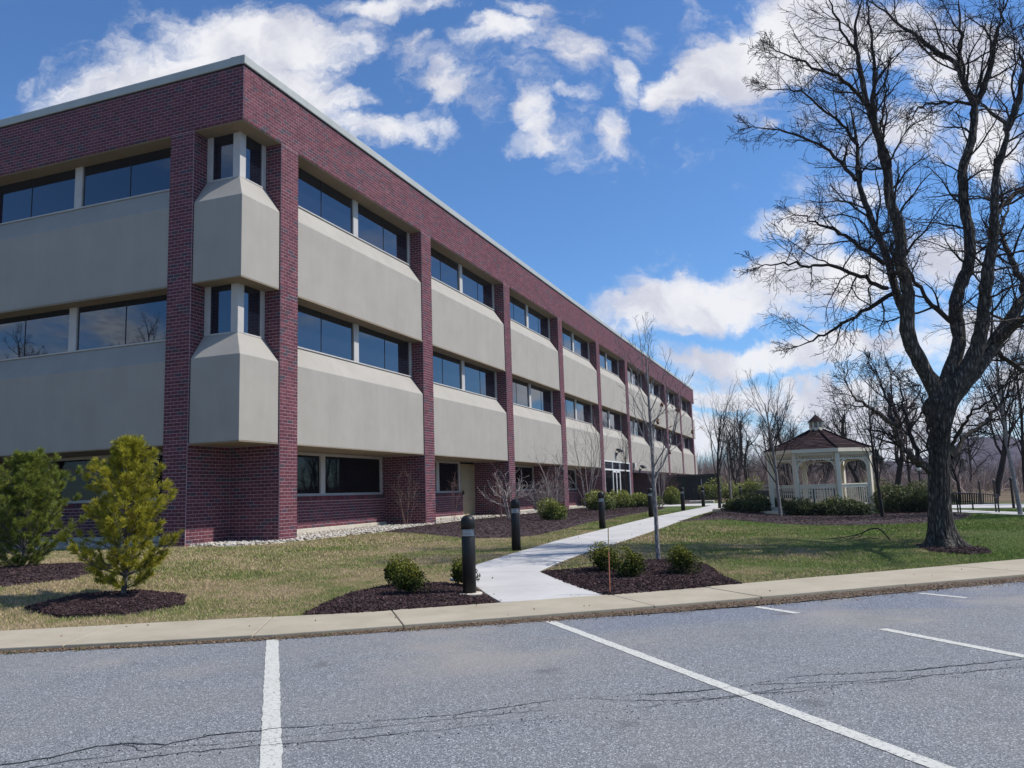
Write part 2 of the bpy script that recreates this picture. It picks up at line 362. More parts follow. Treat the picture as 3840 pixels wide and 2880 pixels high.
trk = g.math('ADD', g.math('MULTIPLY', sx.outputs[0], 0.82), g.math('MULTIPLY', sx.outputs[1], 0.57)); trk = g.noise(g.vmath('MULTIPLY', p, (0.9, 0.9, 1.0)), 0.9, 4, 0.6, 1.2)
agg = g.mix(g.maprange(trk, 0.55, 0.72, 0.0, 0.28, True), agg, (0.10, 0.105, 0.115))
g.put(b.inputs['Base Color'], agg); b.inputs['Roughness'].default_value = 0.85; b.inputs['Specular IOR Level'].default_value = 0.35
bumpn(g, b, g.math('ADD', g.voro(p, 115.0), g.math('MULTIPLY', n2, 0.5)), 0.6, 0.006)
M_PAINT, g, b = mat('road_paint'); p = wpos(g)
wn = g.noise(p, 34, 5, 0.7); c = g.mix(g.maprange(wn, 0.53, 0.62, 0.0, 0.85, True), (0.50, 0.50, 0.455), (0.16, 0.17, 0.19))
c = g.mix(g.maprange(g.noise(p, 3, 4), 0.4, 0.7, 0.0, 0.3), c, (0.42, 0.41, 0.34))
g.put(b.inputs['Base Color'], c); b.inputs['Roughness'].default_value = 0.8
bumpn(g, b, g.noise(p, 120, 3), 0.6, 0.006)
M_CRACK = simple('crack_filler', (0.012, 0.013, 0.018), (0.03, 0.032, 0.04), 12, 0.9)
M_WALK, g, b = mat('sidewalk_concrete'); p = wpos(g)
c = g.ramp(g.noise(p, 1.6, 6, 0.65), [(0.3, (0.31, 0.268, 0.195)), (0.7, (0.40, 0.352, 0.265))])
c = g.mix(g.maprange(g.noise(p, 130, 3), 0.35, 0.8, 0.0, 0.35), c, (0.21, 0.19, 0.155)); c = g.mix(g.maprange(g.noise(p, 5.0, 5, 0.7), 0.55, 0.75, 0.0, 0.3), c, (0.27, 0.22, 0.165))
g.put(b.inputs['Base Color'], c); b.inputs['Roughness'].default_value = 0.9; bumpn(g, b, g.noise(p, 150, 3), 0.4, 0.004)
M_CONC, g, b = mat('new_concrete'); p = wpos(g)
c = g.ramp(g.noise(p, 1.1, 6, 0.6), [(0.3, (0.385, 0.372, 0.355)), (0.7, (0.475, 0.462, 0.442))])
c = g.mix(g.maprange(g.noise(g.vmath('MULTIPLY', p, (0.6, 6.0, 1.0)), 2.0, 5, 0.65), 0.5, 0.75, 0.0, 0.22), c, (0.27, 0.275, 0.30))
g.put(b.inputs['Base Color'], c); b.inputs['Roughness'].default_value = 0.85; bumpn(g, b, g.noise(p, 180, 3), 0.3, 0.003)
# grass ground, grass blades share a colour field made of world-space noise
def grasscol(g, p):
    a = g.noise(p, 0.45, 5, 0.62); bn = g.noise(p, 2.6, 5, 0.7)
    sx = g.new('ShaderNodeSeparateXYZ'); g.l.new(p, sx.inputs[0])
    right = g.maprange(g.math('ADD', sx.outputs[0], g.math('MULTIPLY', sx.outputs[1], 0.35)), 10.5, 19.0, 0.0, 0.24, True)
    wb = g.maprange(sx.outputs[1], 2.0, 12.0, 0.0, 0.10, True)
    f = g.math('ADD', g.math('MULTIPLY', a, 0.62), g.math('MULTIPLY', bn, 0.38)); f = g.math('ADD', g.math('MULTIPLY', g.math('SUBTRACT', f, 0.5), 1.75), 0.465); f = g.math('ADD', f, g.math('ADD', right, wb))
    return f
M_LAWN, g, b = mat('lawn_ground'); p = wpos(g); f = grasscol(g, p)
c = g.ramp(f, [(0.38, (0.27, 0.205, 0.125)), (0.47, (0.215, 0.175, 0.088)), (0.54, (0.135, 0.138, 0.052)), (0.66, (0.08, 0.115, 0.028)), (0.85, (0.055, 0.098, 0.018))])
c = g.mix(g.maprange(g.noise(p, 22, 4, 0.7), 0.4, 0.7, 0.0, 0.5), c, (0.10, 0.085, 0.05)); c = g.mix(g.maprange(g.noise(p, 60, 2, 0.6), 0.52, 0.72, 0.0, 0.45), c, (0.24, 0.20, 0.12))
sx = g.new('ShaderNodeSeparateXYZ'); g.l.new(p, sx.inputs[0])
c = g.mix(g.maprange(g.math('ADD', sx.outputs[1], g.math('MULTIPLY', sx.outputs[0], 0.9)), 52.0, 60.0, 0.0, 1.0, True), c, g.ramp(g.noise(p, 0.3, 5), [(0.35, (0.10, 0.075, 0.05)), (0.65, (0.17, 0.13, 0.085))]))
g.put(b.inputs['Base Color'], c); b.inputs['Roughness'].default_value = 0.95; b.inputs['Specular IOR Level'].default_value = 0.1
bumpn(g, b, g.noise(p, 45, 5, 0.7), 0.9, 0.03)
M_BLADE, g, b = mat('grass_blades'); p = wpos(g); f = g.math('ADD', grasscol(g, p), g.math('MULTIPLY', g.math('SUBTRACT', tone(g), 0.5), 0.52))
c = g.ramp(f, [(0.34, (0.50, 0.38, 0.24)), (0.44, (0.41, 0.32, 0.175)), (0.52, (0.27, 0.24, 0.095)), (0.62, (0.20, 0.235, 0.055)), (0.85, (0.14, 0.22, 0.04))])
g.put(b.inputs['Base Color'], c); b.inputs['Roughness'].default_value = 0.75; b.inputs['Specular IOR Level'].default_value = 0.15
M_MULCH, g, b = mat('mulch_ground'); p = wpos(g)
c = g.ramp(g.noise(p, 26, 5, 0.75), [(0.3, (0.018, 0.011, 0.012)), (0.55, (0.055, 0.032, 0.032)), (0.8, (0.125, 0.08, 0.075))])
g.put(b.inputs['Base Color'], c); b.inputs['Roughness'].default_value = 0.95; bumpn(g, b, g.noise(p, 38, 5, 0.75), 1.0, 0.04)
M_CHIP = leafmat('mulch_chips', [(0.15, (0.022, 0.013, 0.014)), (0.5, (0.065, 0.038, 0.038)), (0.85, (0.14, 0.095, 0.088)), (0.95, (0.26, 0.20, 0.17))], 0.9, spec=0.15)
M_LITTER = leafmat('dry_leaf_litter', [(0.1, (0.06, 0.04, 0.028)), (0.5, (0.18, 0.125, 0.08)), (0.9, (0.34, 0.26, 0.17))], 0.9, spec=0.15)
M_STONE = leafmat('river_stone', [(0.15, (0.22, 0.19, 0.15)), (0.5, (0.40, 0.36, 0.30)), (0.9, (0.60, 0.57, 0.52))], 0.8, spec=0.3)
M_LATEX = simple('bollard_black', (0.009, 0.009, 0.010), (0.016, 0.015, 0.015), 3, 0.45, bump=0.04, bscale=200, spec=0.25, world=False)
M_REFL = simple('louvre_aluminium', (0.80, 0.82, 0.86), (0.88, 0.90, 0.94), 6, 0.38, 0.35)
M_LENS, g, b = mat('clear_lens'); g.n.remove(b); o = [n for n in g.n if n.type == 'OUTPUT_MATERIAL'][0]
tr = g.new('ShaderNodeBsdfTransparent'); tr.inputs[0].default_value = (0.90, 0.92, 0.94, 1); gl = g.new('ShaderNodeBsdfGlossy'); gl.inputs['Roughness'].default_value = 0.05
fr = g.new('ShaderNodeFresnel'); fr.inputs[0].default_value = 1.5; mx = g.new('ShaderNodeMixShader'); g.l.new(g.math('ADD', fr.outputs[0], 0.04), mx.inputs[0]); g.l.new(tr.outputs[0], mx.inputs[1]); g.l.new(gl.outputs[0], mx.inputs[2]); g.l.new(mx.outputs[0], o.inputs[0])
def barkmat(name, c1, c2, c3, zs=0.25, scale=22.0, bump=0.9, dist=0.04, world=False):
    m, g, b = mat(name); p = wpos(g) if world else opos(g)
    q = g.vmath('MULTIPLY', p, (1.0, 1.0, zs)); n = g.noise(q, scale, 6, 0.7, 0.6); v = g.voro(g.vmath('MULTIPLY', p, (1, 1, zs * 0.7)), scale * 0.8, 'DISTANCE_TO_EDGE')
    f = g.math('ADD', g.math('MULTIPLY', n, 0.7), g.math('MULTIPLY', g.maprange(v, 0.0, 0.35), 0.3))
    g.put(b.inputs['Base Color'], g.ramp(f, [(0.3, c1), (0.55, c2), (0.75, c3)])); b.inputs['Roughness'].default_value = 0.9; b.inputs['Specular IOR Level'].default_value = 0.2
    if bump: bumpn(g, b, f, bump, dist)
    return m
M_BARK = barkmat('locust_bark', (0.018, 0.015, 0.013), (0.085, 0.076, 0.066), (0.25, 0.23, 0.20), bump=1.0, dist=0.06)
M_TWIG = barkmat('dark_twigs', (0.022, 0.018, 0.016), (0.036, 0.030, 0.028), (0.055, 0.048, 0.043), bump=0)
M_BARKY = barkmat('young_bark', (0.10, 0.09, 0.09), (0.21, 0.195, 0.19), (0.38, 0.36, 0.35), 0.5, 30, 0.5, 0.01)
M_PALE = barkmat('pale_grey_stems', (0.20, 0.17, 0.16), (0.32, 0.28, 0.265), (0.45, 0.41, 0.39), 0.5, 30, 0)
M_RUST = barkmat('reddish_twigs', (0.12, 0.07, 0.06), (0.20, 0.13, 0.115), (0.28, 0.20, 0.18), 0.5, 20, 0)
M_BRUSH = leafmat('brushwood', [(0.1, (0.17, 0.125, 0.115)), (0.5, (0.33, 0.25, 0.215)), (0.9, (0.52, 0.42, 0.34))], 0.9, spec=0.1)
M_NEEDLE1 = leafmat('yellow_green_needles', [(0.1, (0.09, 0.10, 0.012)), (0.5, (0.32, 0.30, 0.022)), (0.9, (0.58, 0.50, 0.05))], 0.6, 0.25)
M_NEEDLE2 = leafmat('deep_green_needles', [(0.1, (0.05, 0.08, 0.014)), (0.5, (0.18, 0.215, 0.03)), (0.9, (0.36, 0.37, 0.06))], 0.6, 0.25)
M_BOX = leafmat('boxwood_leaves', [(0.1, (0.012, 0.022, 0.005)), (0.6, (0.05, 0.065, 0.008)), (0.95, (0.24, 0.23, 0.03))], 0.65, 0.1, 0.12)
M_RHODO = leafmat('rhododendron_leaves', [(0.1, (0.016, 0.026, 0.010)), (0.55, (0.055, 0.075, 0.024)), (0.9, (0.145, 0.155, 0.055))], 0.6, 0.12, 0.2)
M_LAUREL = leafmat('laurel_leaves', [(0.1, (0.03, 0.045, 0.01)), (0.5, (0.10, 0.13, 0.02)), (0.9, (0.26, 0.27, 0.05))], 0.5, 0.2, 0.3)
M_CONIF = leafmat('far_conifer', [(0.1, (0.010, 0.018, 0.010)), (0.6, (0.03, 0.045, 0.022)), (0.9, (0.06, 0.075, 0.035))], 0.8)
M_DRYLEAF = leafmat('russet_dead_leaves', [(0.1, (0.12, 0.05, 0.03)), (0.6, (0.26, 0.12, 0.07)), (0.9, (0.38, 0.2, 0.12))], 0.8, 0.2)
M_VINYL = simple('cream_vinyl', (0.66, 0.59, 0.45), (0.74, 0.67, 0.53), 3, 0.5)
M_SHINGLE, g, b = mat('roof_shingle'); t = tone(g); p = wpos(g)
c = g.ramp(t, [(0.0, (0.022, 0.013, 0.015)), (0.5, (0.042, 0.026, 0.028)), (1.0, (0.075, 0.05, 0.05))]); c = g.mix(g.maprange(g.noise(p, 60, 3), 0.4, 0.7, 0.0, 0.4), c, (0.04, 0.03, 0.035))
g.put(b.inputs['Base Color'], c); b.inputs['Roughness'].default_value = 0.95; b.inputs['Specular IOR Level'].default_value = 0.08; bumpn(g, b, g.noise(p, 90, 2), 0.5, 0.01)
M_BENCH = simple('bench_black', (0.008, 0.008, 0.012), (0.016, 0.016, 0.024), 4, 0.35, spec=0.5)
M_SHED = simple('dark_green_enclosure', (0.006, 0.014, 0.011), (0.014, 0.026, 0.02), 2, 0.5)
M_WOODR = simple('weathered_rail', (0.36, 0.34, 0.31), (0.52, 0.50, 0.46), 8, 0.85, bump=0.3)
M_POSTW = simple('dark_wood_post', (0.03, 0.022, 0.018), (0.06, 0.045, 0.036), 8, 0.85, bump=0.3)
M_STAKE = simple('orange_stake', (0.38, 0.13, 0.07), (0.48, 0.18, 0.10), 9, 0.6)
M_STAKE2 = simple('stake_upper_olive', (0.20, 0.16, 0.07), (0.28, 0.22, 0.10), 9, 0.6)
M_HILL, g, b = mat('wooded_hill'); p = wpos(g)
n = g.noise(p, 0.035, 8, 0.75); n2 = g.noise(g.vmath('MULTIPLY', p, (1, 1, 0.4)), 0.25, 4, 0.7); f = g.math('ADD', g.math('MULTIPLY', n, 0.6), g.math('MULTIPLY', n2, 0.4))
g.put(b.inputs['Base Color'], g.ramp(f, [(0.3, (0.04, 0.033, 0.045)), (0.5, (0.08, 0.064, 0.08)), (0.7, (0.125, 0.098, 0.10))])); b.inputs['Roughness'].default_value = 1.0; b.inputs['Specular IOR Level'].default_value = 0.0
bumpn(g, b, f, 1.0, 6.0)

# ================================================================== OFFICE BUILDING
A_, W_, P_, D_ = 1.792, 0.8726, 9.4424, 0.5604
ZP1, ZC1, ZW1, ZP2, ZC2, ZW2, ZBB, ZBT, ZT = 2.89, 5.317, 6.055, 7.553, 9.969, 10.757, 12.1985, 13.8908, 14.1516
NB_R, NB_L = 9, 2
LR = 2 * A_ + NB_R * P_ + W_          # long facade length
LL = 2 * A_ + NB_L * P_ + W_          # short facade length
GR = 2.0                               # ground floor recess
TR = lambda u, d, z: (-d, u, z)        # right (long) facade: u along +y, d inwards
TL = lambda u, d, z: (-u, d, z)        # left (short) facade: u along -x, d inwards
def lbox(mb, T, u0, u1, d0, d1, z0, z1, tone=0.0):
    a = T(u0, d0, z0); b = T(u1, d1, z1); mb.box(a[0], b[0], a[1], b[1], z0, z1, tone)
def lext(mb, T, poly, u0, u1):
    n = len(poly); V = [T(u0, d, z) for d, z in poly] + [T(u1, d, z) for d, z in poly]
    st = mb.n; mb.add(V, [list(range(n))[::-1], list(range(n, 2 * n))])
    F = np.array([[i, (i + 1) % n, n + (i + 1) % n, n + i] for i in range(n)]) + st
    mb.F.setdefault(4, []).append((F, np.zeros(n, np.float32)))

bld = empty('office_building', (0, 0, 0))
tag(bld, 'long three-storey brick office building with grey-beige panel bands and ribbon windows', 'building')

# ---- mortar cores of the walls (brick faces stand 8 mm proud of them)
core = MB(); e = 0.0045
for T, nb, L in ((TR, NB_R, LR), (TL, NB_L, LL)):
    s0 = 0.0 if T is TR else 0.62
    lbox(core, T, (e if T is TR else 0.70), L - e, e, 0.70, ZBB + 0.002, ZBT)      # top band
    for k in range(nb + 1):
        u = A_ + k * P_
        lbox(core, T, u + e, u + W_ - e, e, GR, -0.4, ZBB)                          # piers
    for k in range(nb):
        u0 = A_ + k * P_ + W_; u1 = u0 + P_ - W_
        if T is TR and k in (1,): lbox(core, T, u0 - .01, u0 + 6.86, 1.85 + e, 2.3, 0.24, 1.20)
        elif T is TR and k == 4: pass
        else: lbox(core, T, u0 - .01, u1 + .01, 1.85 + e, 2.3, 0.24, 1.20)
core.box(-A_ - .3, -e, LR - A_ - .3, LR - A_ - e - .002, -0.4, ZP1 - .01)
core.build('wall_core', M_MORTAR, bld)
# far body of the building: end walls and interior mass so that nothing is see-through
body = MB()
body.box(-LL, -2.4, 2.4, LR - 2.4, -0.4, ZBT - 0.15)
body.box(-2.4, -0.72, A_ + .3, LR - A_ - .3, ZP1 + .25, ZBB); body.box(-LL + A_, -A_ - .3, 0.72, 2.4, ZP1 + .25, ZBB)
body.box(-LL, 0.0 - 0.7, 0.70, LR - 0.7, ZBB + .3, ZBT - 0.1)
body.build('inner_wall', M_DARK, bld)
ew = MB(); ew.box(-LL, -0.01, LR, LR + .02, ZBB, ZBT); ew.box(-LL, -A_ - .3, LR - 2.4, LR - .6, -.4, ZBB); ew.build('end_wall', M_BRICK, bld)
rf = MB(); rf.box(-LL, -0.2, 0.2, LR - .2, ZBT - .02, ZBT + .05); rf.build('roof', M_ROOF, bld)

# ---- bricks: real pieces in running bond
BL, BH, JT = 0.254, 0.1016, 0.0145
bc, bhs, btone, baxis = [], [], [], []
def brick_field(T, axis, u0, u1, z0, z1, d, phase=0, side=None):
    """bricks on the plane at depth d facing outwards; axis = world axis the wall runs along. side=(fixed u) for returns"""
    nr = int(math.ceil((z1 - z0) / BH - 1e-6))
    for r in range(nr):
        za = z0 + r * BH; zb = min(za + BH, z1)
        if zb - za < 0.03: continue
        off = (BL / 2 if (r + phase) % 2 else 0.0)
        u = u0 - off
        while u < u1 - 1e-6:
            a = max(u, u0); b = min(u + BL, u1); u += BL
            if b - a < 0.03: continue
            ua, ub = a + JT / 2, b - JT / 2
            if side is None:
                p0 = T(ua, d, za); p1 = T(ub, d + 0.018, zb - JT)
            else:
                p0 = T(side[0], ua, za); p1 = T(side[0] + side[1] * 0.018, ub, zb - JT)
            c = [(p0[i] + p1[i]) / 2 for i in range(3)]; hh = [abs(p1[i] - p0[i]) / 2 for i in range(3)]
            bc.append(c); bhs.append(hh); baxis.append((axis, b - a > BL - 0.001 and zb - za > BH - 0.001))
for T, nb, L, ax in ((TR, NB_R, LR, 1), (TL, NB_L, LL, 0)):
    u_lo = 0.0 if T is TR else 0.018
    brick_field(T, ax, u_lo, L, ZBB, ZBT, 0.0, 0)
    for k in range(nb + 1):
        u = A_ + k * P_
        brick_field(T, ax, u, u + W_, -0.05 if k < 4 else 0.02, ZBB - JT * .5, 0.0, k)
        # near return (faces the camera side) and far return
        oax = 1 - ax
        if k > 0: brick_field(T, oax, 0.018, GR, 0.0, ZP1 - .02, 0.0, 1, side=(u, 1))
        brick_field(T, oax, 0.018, D_ + .04, ZP1, ZBB - .01, 0.0, 1, side=(u, 1))
        brick_field(T, oax, 0.018, D_ + .04, ZP1, ZBB - .01, 0.0, 0, side=(u + W_, -1))
        if k < nb: brick_field(T, oax, 0.018, GR, 0.0, ZP1 - .02, 0.0, 0, side=(u + W_, -1))
    for k in range(nb):
        u0 = A_ + k * P_ + W_; u1 = A_ + (k + 1) * P_
        if T is TR and k == 4: continue
        ue = u0 + 6.84 if (T is TR and k == 1) else u1
        brick_field(T, ax, u0, ue, 0.24, 1.16, 1.85, 1)
        # soldier course under the sill
        for j in range(int((ue - u0) / BH)):
            p0 = T(u0 + j * BH + .004, 1.845, 1.165); p1 = T(u0 + (j + 1) * BH - .006, 1.99, 1.335)
            bc.append([(p0[i] + p1[i]) / 2 for i in range(3)]); bhs.append([abs(p1[i] - p0[i]) / 2 for i in range(3)]); baxis.append((ax, False))
# notch walls: x=-A facing +x (y 0..A) and y=A facing -y (x -A..0)
brick_field(TL, 1, 0.018, A_, 0.0, ZP1 - .02, 0.0, 1, side=(A_, 1))
brick_field(TR, 0, 0.018, A_, 0.0, ZP1 - .02, 0.0, 0, side=(A_, 1))
# notch returns up beside the corner box (pier sides)
bc = np.array(bc); bhs = np.array(bhs); btone = RNG.random(len(bc))
# the 300 that show largest become single parts, the rest is one mesh
ax_arr = np.array([a for a, f in baxis]); full = np.array([f for a, f in baxis])
dv = bc - CAM; dist2 = (dv ** 2).sum(1); vis = full & (dv @ np.array([-.347, .928, .135]) > 0)
facing = np.where(ax_arr == 1, np.abs(dv[:, 0]), np.abs(dv[:, 1])) / np.sqrt(dist2)
sc = facing / dist2
# keep to planes that are open to view: the long facade's piers, the pier and notch walls by the corner
openp = vis & (((ax_arr == 1) & (bc[:, 0] > -0.03)) | ((ax_arr == 0) & (bc[:, 1] < 0.03)) | ((ax_arr == 0) & (np.abs(bc[:, 1] - A_) < .03) & (bc[:, 2] < ZP1)))
order = np.argsort(np.where(openp, -sc, 1)); single = np.zeros(len(bc), bool); single[order[:300]] = True
mbk = MB(); jit = RNG.uniform(-0.0015, 0.0015, (len(bc), 3)); jit[:, 2] = 0
mbk.boxes((bc + jit)[~single], bhs[~single], btone[~single])
o = mbk.build('brick_courses', M_BRICK, bld); o['kind'] = 'stuff'
protos = {}
for ax in (0, 1):
    for j in range(10):
        hb = np.array([(BL - JT) / 2, 0.009, (BH - JT) / 2]) if ax == 0 else np.array([0.009, (BL - JT) / 2, (BH - JT) / 2])
        mm = MB().boxes([(0, 0, 0)], [hb], (j + .5) / 10 if j else 0.05)
        po = mm.build('brick', M_BRICK); protos[(ax, j)] = po.data; bpy.data.objects.remove(po)
for i in np.where(single)[0]:
    ob = bpy.data.objects.new('brick', protos[(int(ax_arr[i]), int(btone[i] * 10))]); COL.objects.link(ob); ob.parent = bld; ob.location = bc[i] + jit[i]

# ---- coping, soffits, panels, windows
cp = MB(); prof = [(-0.05, ZBT - .0), (-0.06, ZBT + .02), (-0.06, ZT - .02), (-0.05, ZT), (0.45, ZT + .02), (0.45, ZBT)]
lext(cp, TR, prof, -0.05, LR + .05); lext(cp, TL, prof, 0.46, LL)
cp.box(-.46, -.051, -.0599, -.02, ZBT, ZT - .0005)
cp.build('coping', M_COPING, bld)
dr = MB(); lbox(dr, TR, -.015, LR, -.018, .0, ZBT - .035, ZBT - .001); lbox(dr, TL, .001, LL, -.018, .0, ZBT - .035, ZBT - .001); dr.build('drip_shadow_strip', M_DARK, bld)  # drip strip in near-black, painting the shadow line below the coping

def pane_rec(parent, T, ua, ub, d, za, zb, m=None):
    mb = MB(); lbox(mb, T, ua, ub, d, d + .02, za, zb); return mb.build('pane', m or M_GLASS, parent)
def bay_upper(T, u0, u1, zp, zc, zw, zhead, lower):
    # precast panel: flat face, sloping shoulder
    pn = MB(); lext(pn, T, [(0.05, zp), (0.05, zc), (D_, zw), (D_ + .14, zw), (D_ + .14, zp)], u0 + .015, u1 - .015)
    o = pn.build('spandrel_panel', M_PANEL, bld); bevel(o, 0.012)
    fr = MB(); mid = (u0 + u1) / 2
    lbox(fr, T, mid - .16, mid + .16, D_ - .035, D_ + .06, zw + .002, zhead)
    lbox(fr, T, u1 - .16, u1 - .004, D_ - .02, D_ + .06, zw + .002, zhead); lbox(fr, T, u0 + .004, u0 + .16, D_ - .02, D_ + .06, zw + .002, zhead)
    lbox(fr, T, u0 + .02, u1 - .02, D_ - .06, D_ + .05, zw - .012, zw + .035)
    w = fr.build('window', M_FRAME, bld); bevel(w, .006, 1)
    for a, b in ((u0 + .16, mid - .16), (mid + .16, u1 - .16)):
        c = (a + b) / 2
        pane_rec(w, T, a, c - .008, D_ + .03, zw + .03, zhead); pane_rec(w, T, c + .008, b, D_ + .03, zw + .03, zhead)
        j = MB(); lbox(j, T, c - .012, c + .012, D_ + .018, D_ + .05, zw + .03, zhead); j.build('joint', M_DARK, w)
def bay_soffit(T, u0, u1, z, depth, th=0.06):
    s = MB(); lbox(s, T, u0 + .003, u1 - .003, 0.02, depth, z, z + th); return s.build('soffit', M_SOFFIT, bld)
def bay_ground(T, u0, u1, door=False):
    mid = (u0 + u1) / 2; zs, zt = 1.335, 2.86; uend = u1
    if door: uend = u1 - 1.74
    fr = MB()
    lbox(fr, T, mid - .15, mid + .15, GR - .045, GR + .08, zs, zt)
    lbox(fr, T, uend - .15, uend - .002, GR - .04, GR + .08, zs, zt); lbox(fr, T, u0 + .002, u0 + .15, GR - .04, GR + .08, zs, zt)
    lbox(fr, T, u0 + .15, uend - .15, GR - .06, GR + .07, zs, zs + .09); lbox(fr, T, u0 + .15, uend - .15, GR - .03, GR + .07, zt - .10, zt)
    w = fr.build('window', M_FRAME, bld); bevel(w, .006, 1)
    pane_rec(w, T, u0 + .15, mid - .15, GR + .02, zs + .09, zt - .10, M_GLASSD); pane_rec(w, T, mid + .15, uend - .15, GR + .02, zs + .09, zt - .10, M_GLASSD)
    f = MB(); lbox(f, T, u0 - .0, (u1 if not door else uend + .1), 1.79, 2.4, -.3, 0.235); fo = f.build('foundation', M_FOUND, bld); bevel(fo, .01, 1)
for T, nb in ((TR, NB_R), (TL, NB_L)):
    for k in range(nb):
        u0 = A_ + k * P_ + W_; u1 = A_ + (k + 1) * P_
        if T is TR and k == 4:      # entrance bay: lower panel is shorter, glass front below it
            pn = MB(); lext(pn, T, [(0.05, 3.46), (0.05, ZC1), (D_, ZW1), (D_ + .14, ZW1), (D_ + .14, 3.46)], u0 + .015, u1 - .015)
            bevel(pn.build('spandrel_panel', M_PANEL, bld), .012)
            mid = (u0 + u1) / 2
            fr = MB(); lbox(fr, T, mid - .16, mid + .16, D_ - .035, D_ + .06, ZW1, ZP2); lbox(fr, T, u1 - .16, u1 - .004, D_ - .02, D_ + .06, ZW1, ZP2); lbox(fr, T, u0 + .02, u1 - .02, D_ - .06, D_ + .05, ZW1 - .012, ZW1 + .035)
            w = fr.build('window', M_FRAME, bld)
            for a, b in ((u0 + .02, mid - .16), (mid + .16, u1 - .16)):
                pane_rec(w, T, a, (a + b) / 2 - .008, D_ + .03, ZW1 + .03, ZP2); pane_rec(w, T, (a + b) / 2 + .008, b, D_ + .03, ZW1 + .03, ZP2)
            bay_soffit(T, u0, u1, ZP2 - .03, D_ + .1)
        else:
            bay_upper(T, u0, u1, ZP1, ZC1, ZW1, ZP2 - .06, True)
            bay_soffit(T, u0, u1, ZP2 - .06, D_ + .16, .055)
            s = MB(); lbox(s, T, u0 + .003, u1 - .003, 0.054, GR + .35, ZP1 - .025, ZP1 + .04); s.build('soffit', M_SOFFIT, bld)
            bay_ground(T, u0, u1, door=(T is TR and k == 1))
        bay_upper(T, u0, u1, ZP2, ZC2, ZW2, ZBB - .03, False)
        bay_soffit(T, u0, u1, ZBB - .03, D_ + .16, .028)

# steel door beside the window of the second bay
u1 = A_ + 2 * P_
d = MB(); lbox(d, TR, u1 - 1.62, u1 - .10, GR - .03, GR + .05, 0.14, 2.66); dr_ = d.build('door', M_DOOR, bld); bevel(dr_, .008, 1)
d = MB(); lbox(d, TR, u1 - 1.73, u1 - 1.63, GR - .06, GR + .06, 0.12, 2.76); lbox(d, TR, u1 - .09, u1 - .012, GR - .06, GR + .06, 0.12, 2.76); lbox(d, TR, u1 - 1.63, u1 - .09, GR - .06, GR + .06, 2.67, 2.76); d.build('door_frame', M_DOOR, bld)
d = MB(); lbox(d, TR, u1 - 1.53, u1 - 1.47, GR - .10, GR - .03, 1.22, 1.42); lbox(d, TR, u1 - 1.53, u1 - 1.36, GR - .13, GR - .10, 1.30, 1.34); d.build('door_handle', M_BENCH, dr_)
d = MB(); lbox(d, TR, u1 - 1.9, u1 - .015, 0.55, GR + .3, -.2, 0.115); bevel(d.build('door_step', M_FOUND, bld), .01, 1)
d = MB(); lbox(d, TR, u1 - 4.2, u1 - 1.92, 0.35, 0.62, -.2, 0.10); d.build('kerb_edge', M_FOUND, bld)

# entrance glass front in the fifth bay
u0 = A_ + 4 * P_ + W_; u1 = A_ + 5 * P_
fr = MB(); z0, zt_, zm = .10, 3.45, 2.78
for (a, b, za, zb) in ((u0 + .02, u1 - .02, 3.36, 3.45), (u0 + .02, u1 - .02, zm - .06, zm + .05), (u0 + .02, 42.95, .52, .62), (45.45, u1 - .02, .52, .62), (u0 + .02, u1 - .02, z0, z0 + .10)):
    lbox(fr, TR, a, b, .02, .12, za, zb)
for a in (u0 + .02, 42.95, 45.36, u1 - .12): lbox(fr, TR, a, a + .10, .015, .125, z0, zt_)
ent = fr.build('entrance_front', M_WHITE, bld)
for a, b in ((u0 + .12, 42.95), (43.05, 45.36), (45.46, u1 - .12)):
    pane_rec(ent, TR, a, b, .07, zm + .05, 3.36)
pane_rec(ent, TR, u0 + .12, 42.95, .07, z0 + .1, zm - .06, M_GLASSD); pane_rec(ent, TR, 45.46, u1 - .12, .07, z0 + .1, zm - .06, M_GLASSD)
for a, b in ((43.06, 44.19), (44.21, 45.35)):
    d = MB(); lbox(d, TR, a, b, .03, .10, z0, z0 + .22); lbox(d, TR, a, b, .03, .10, zm - .20, zm - .06); lbox(d, TR, a, a + .09, .03, .10, z0, zm - .06); lbox(d, TR, b - .09, b, .03, .10, z0, zm - .06)
    do = d.build('entrance_door', M_WHITE, bld); pane_rec(do, TR, a + .09, b - .09, .06, z0 + .22, zm - .20, M_GLASSD)
bx = MB(); lbox(bx, TR, u0, u1, .2, 2.3, -.3, 3.46); bx.build('entrance_lobby', M_DARK, bld)
rd = MB(); lbox(rd, TR, u1 + W_ + .02, u1 + P_ - .02, .05, .30, ZP1 - .22, ZP1 - .03); rd.build('lintel', M_BRICK, bld)

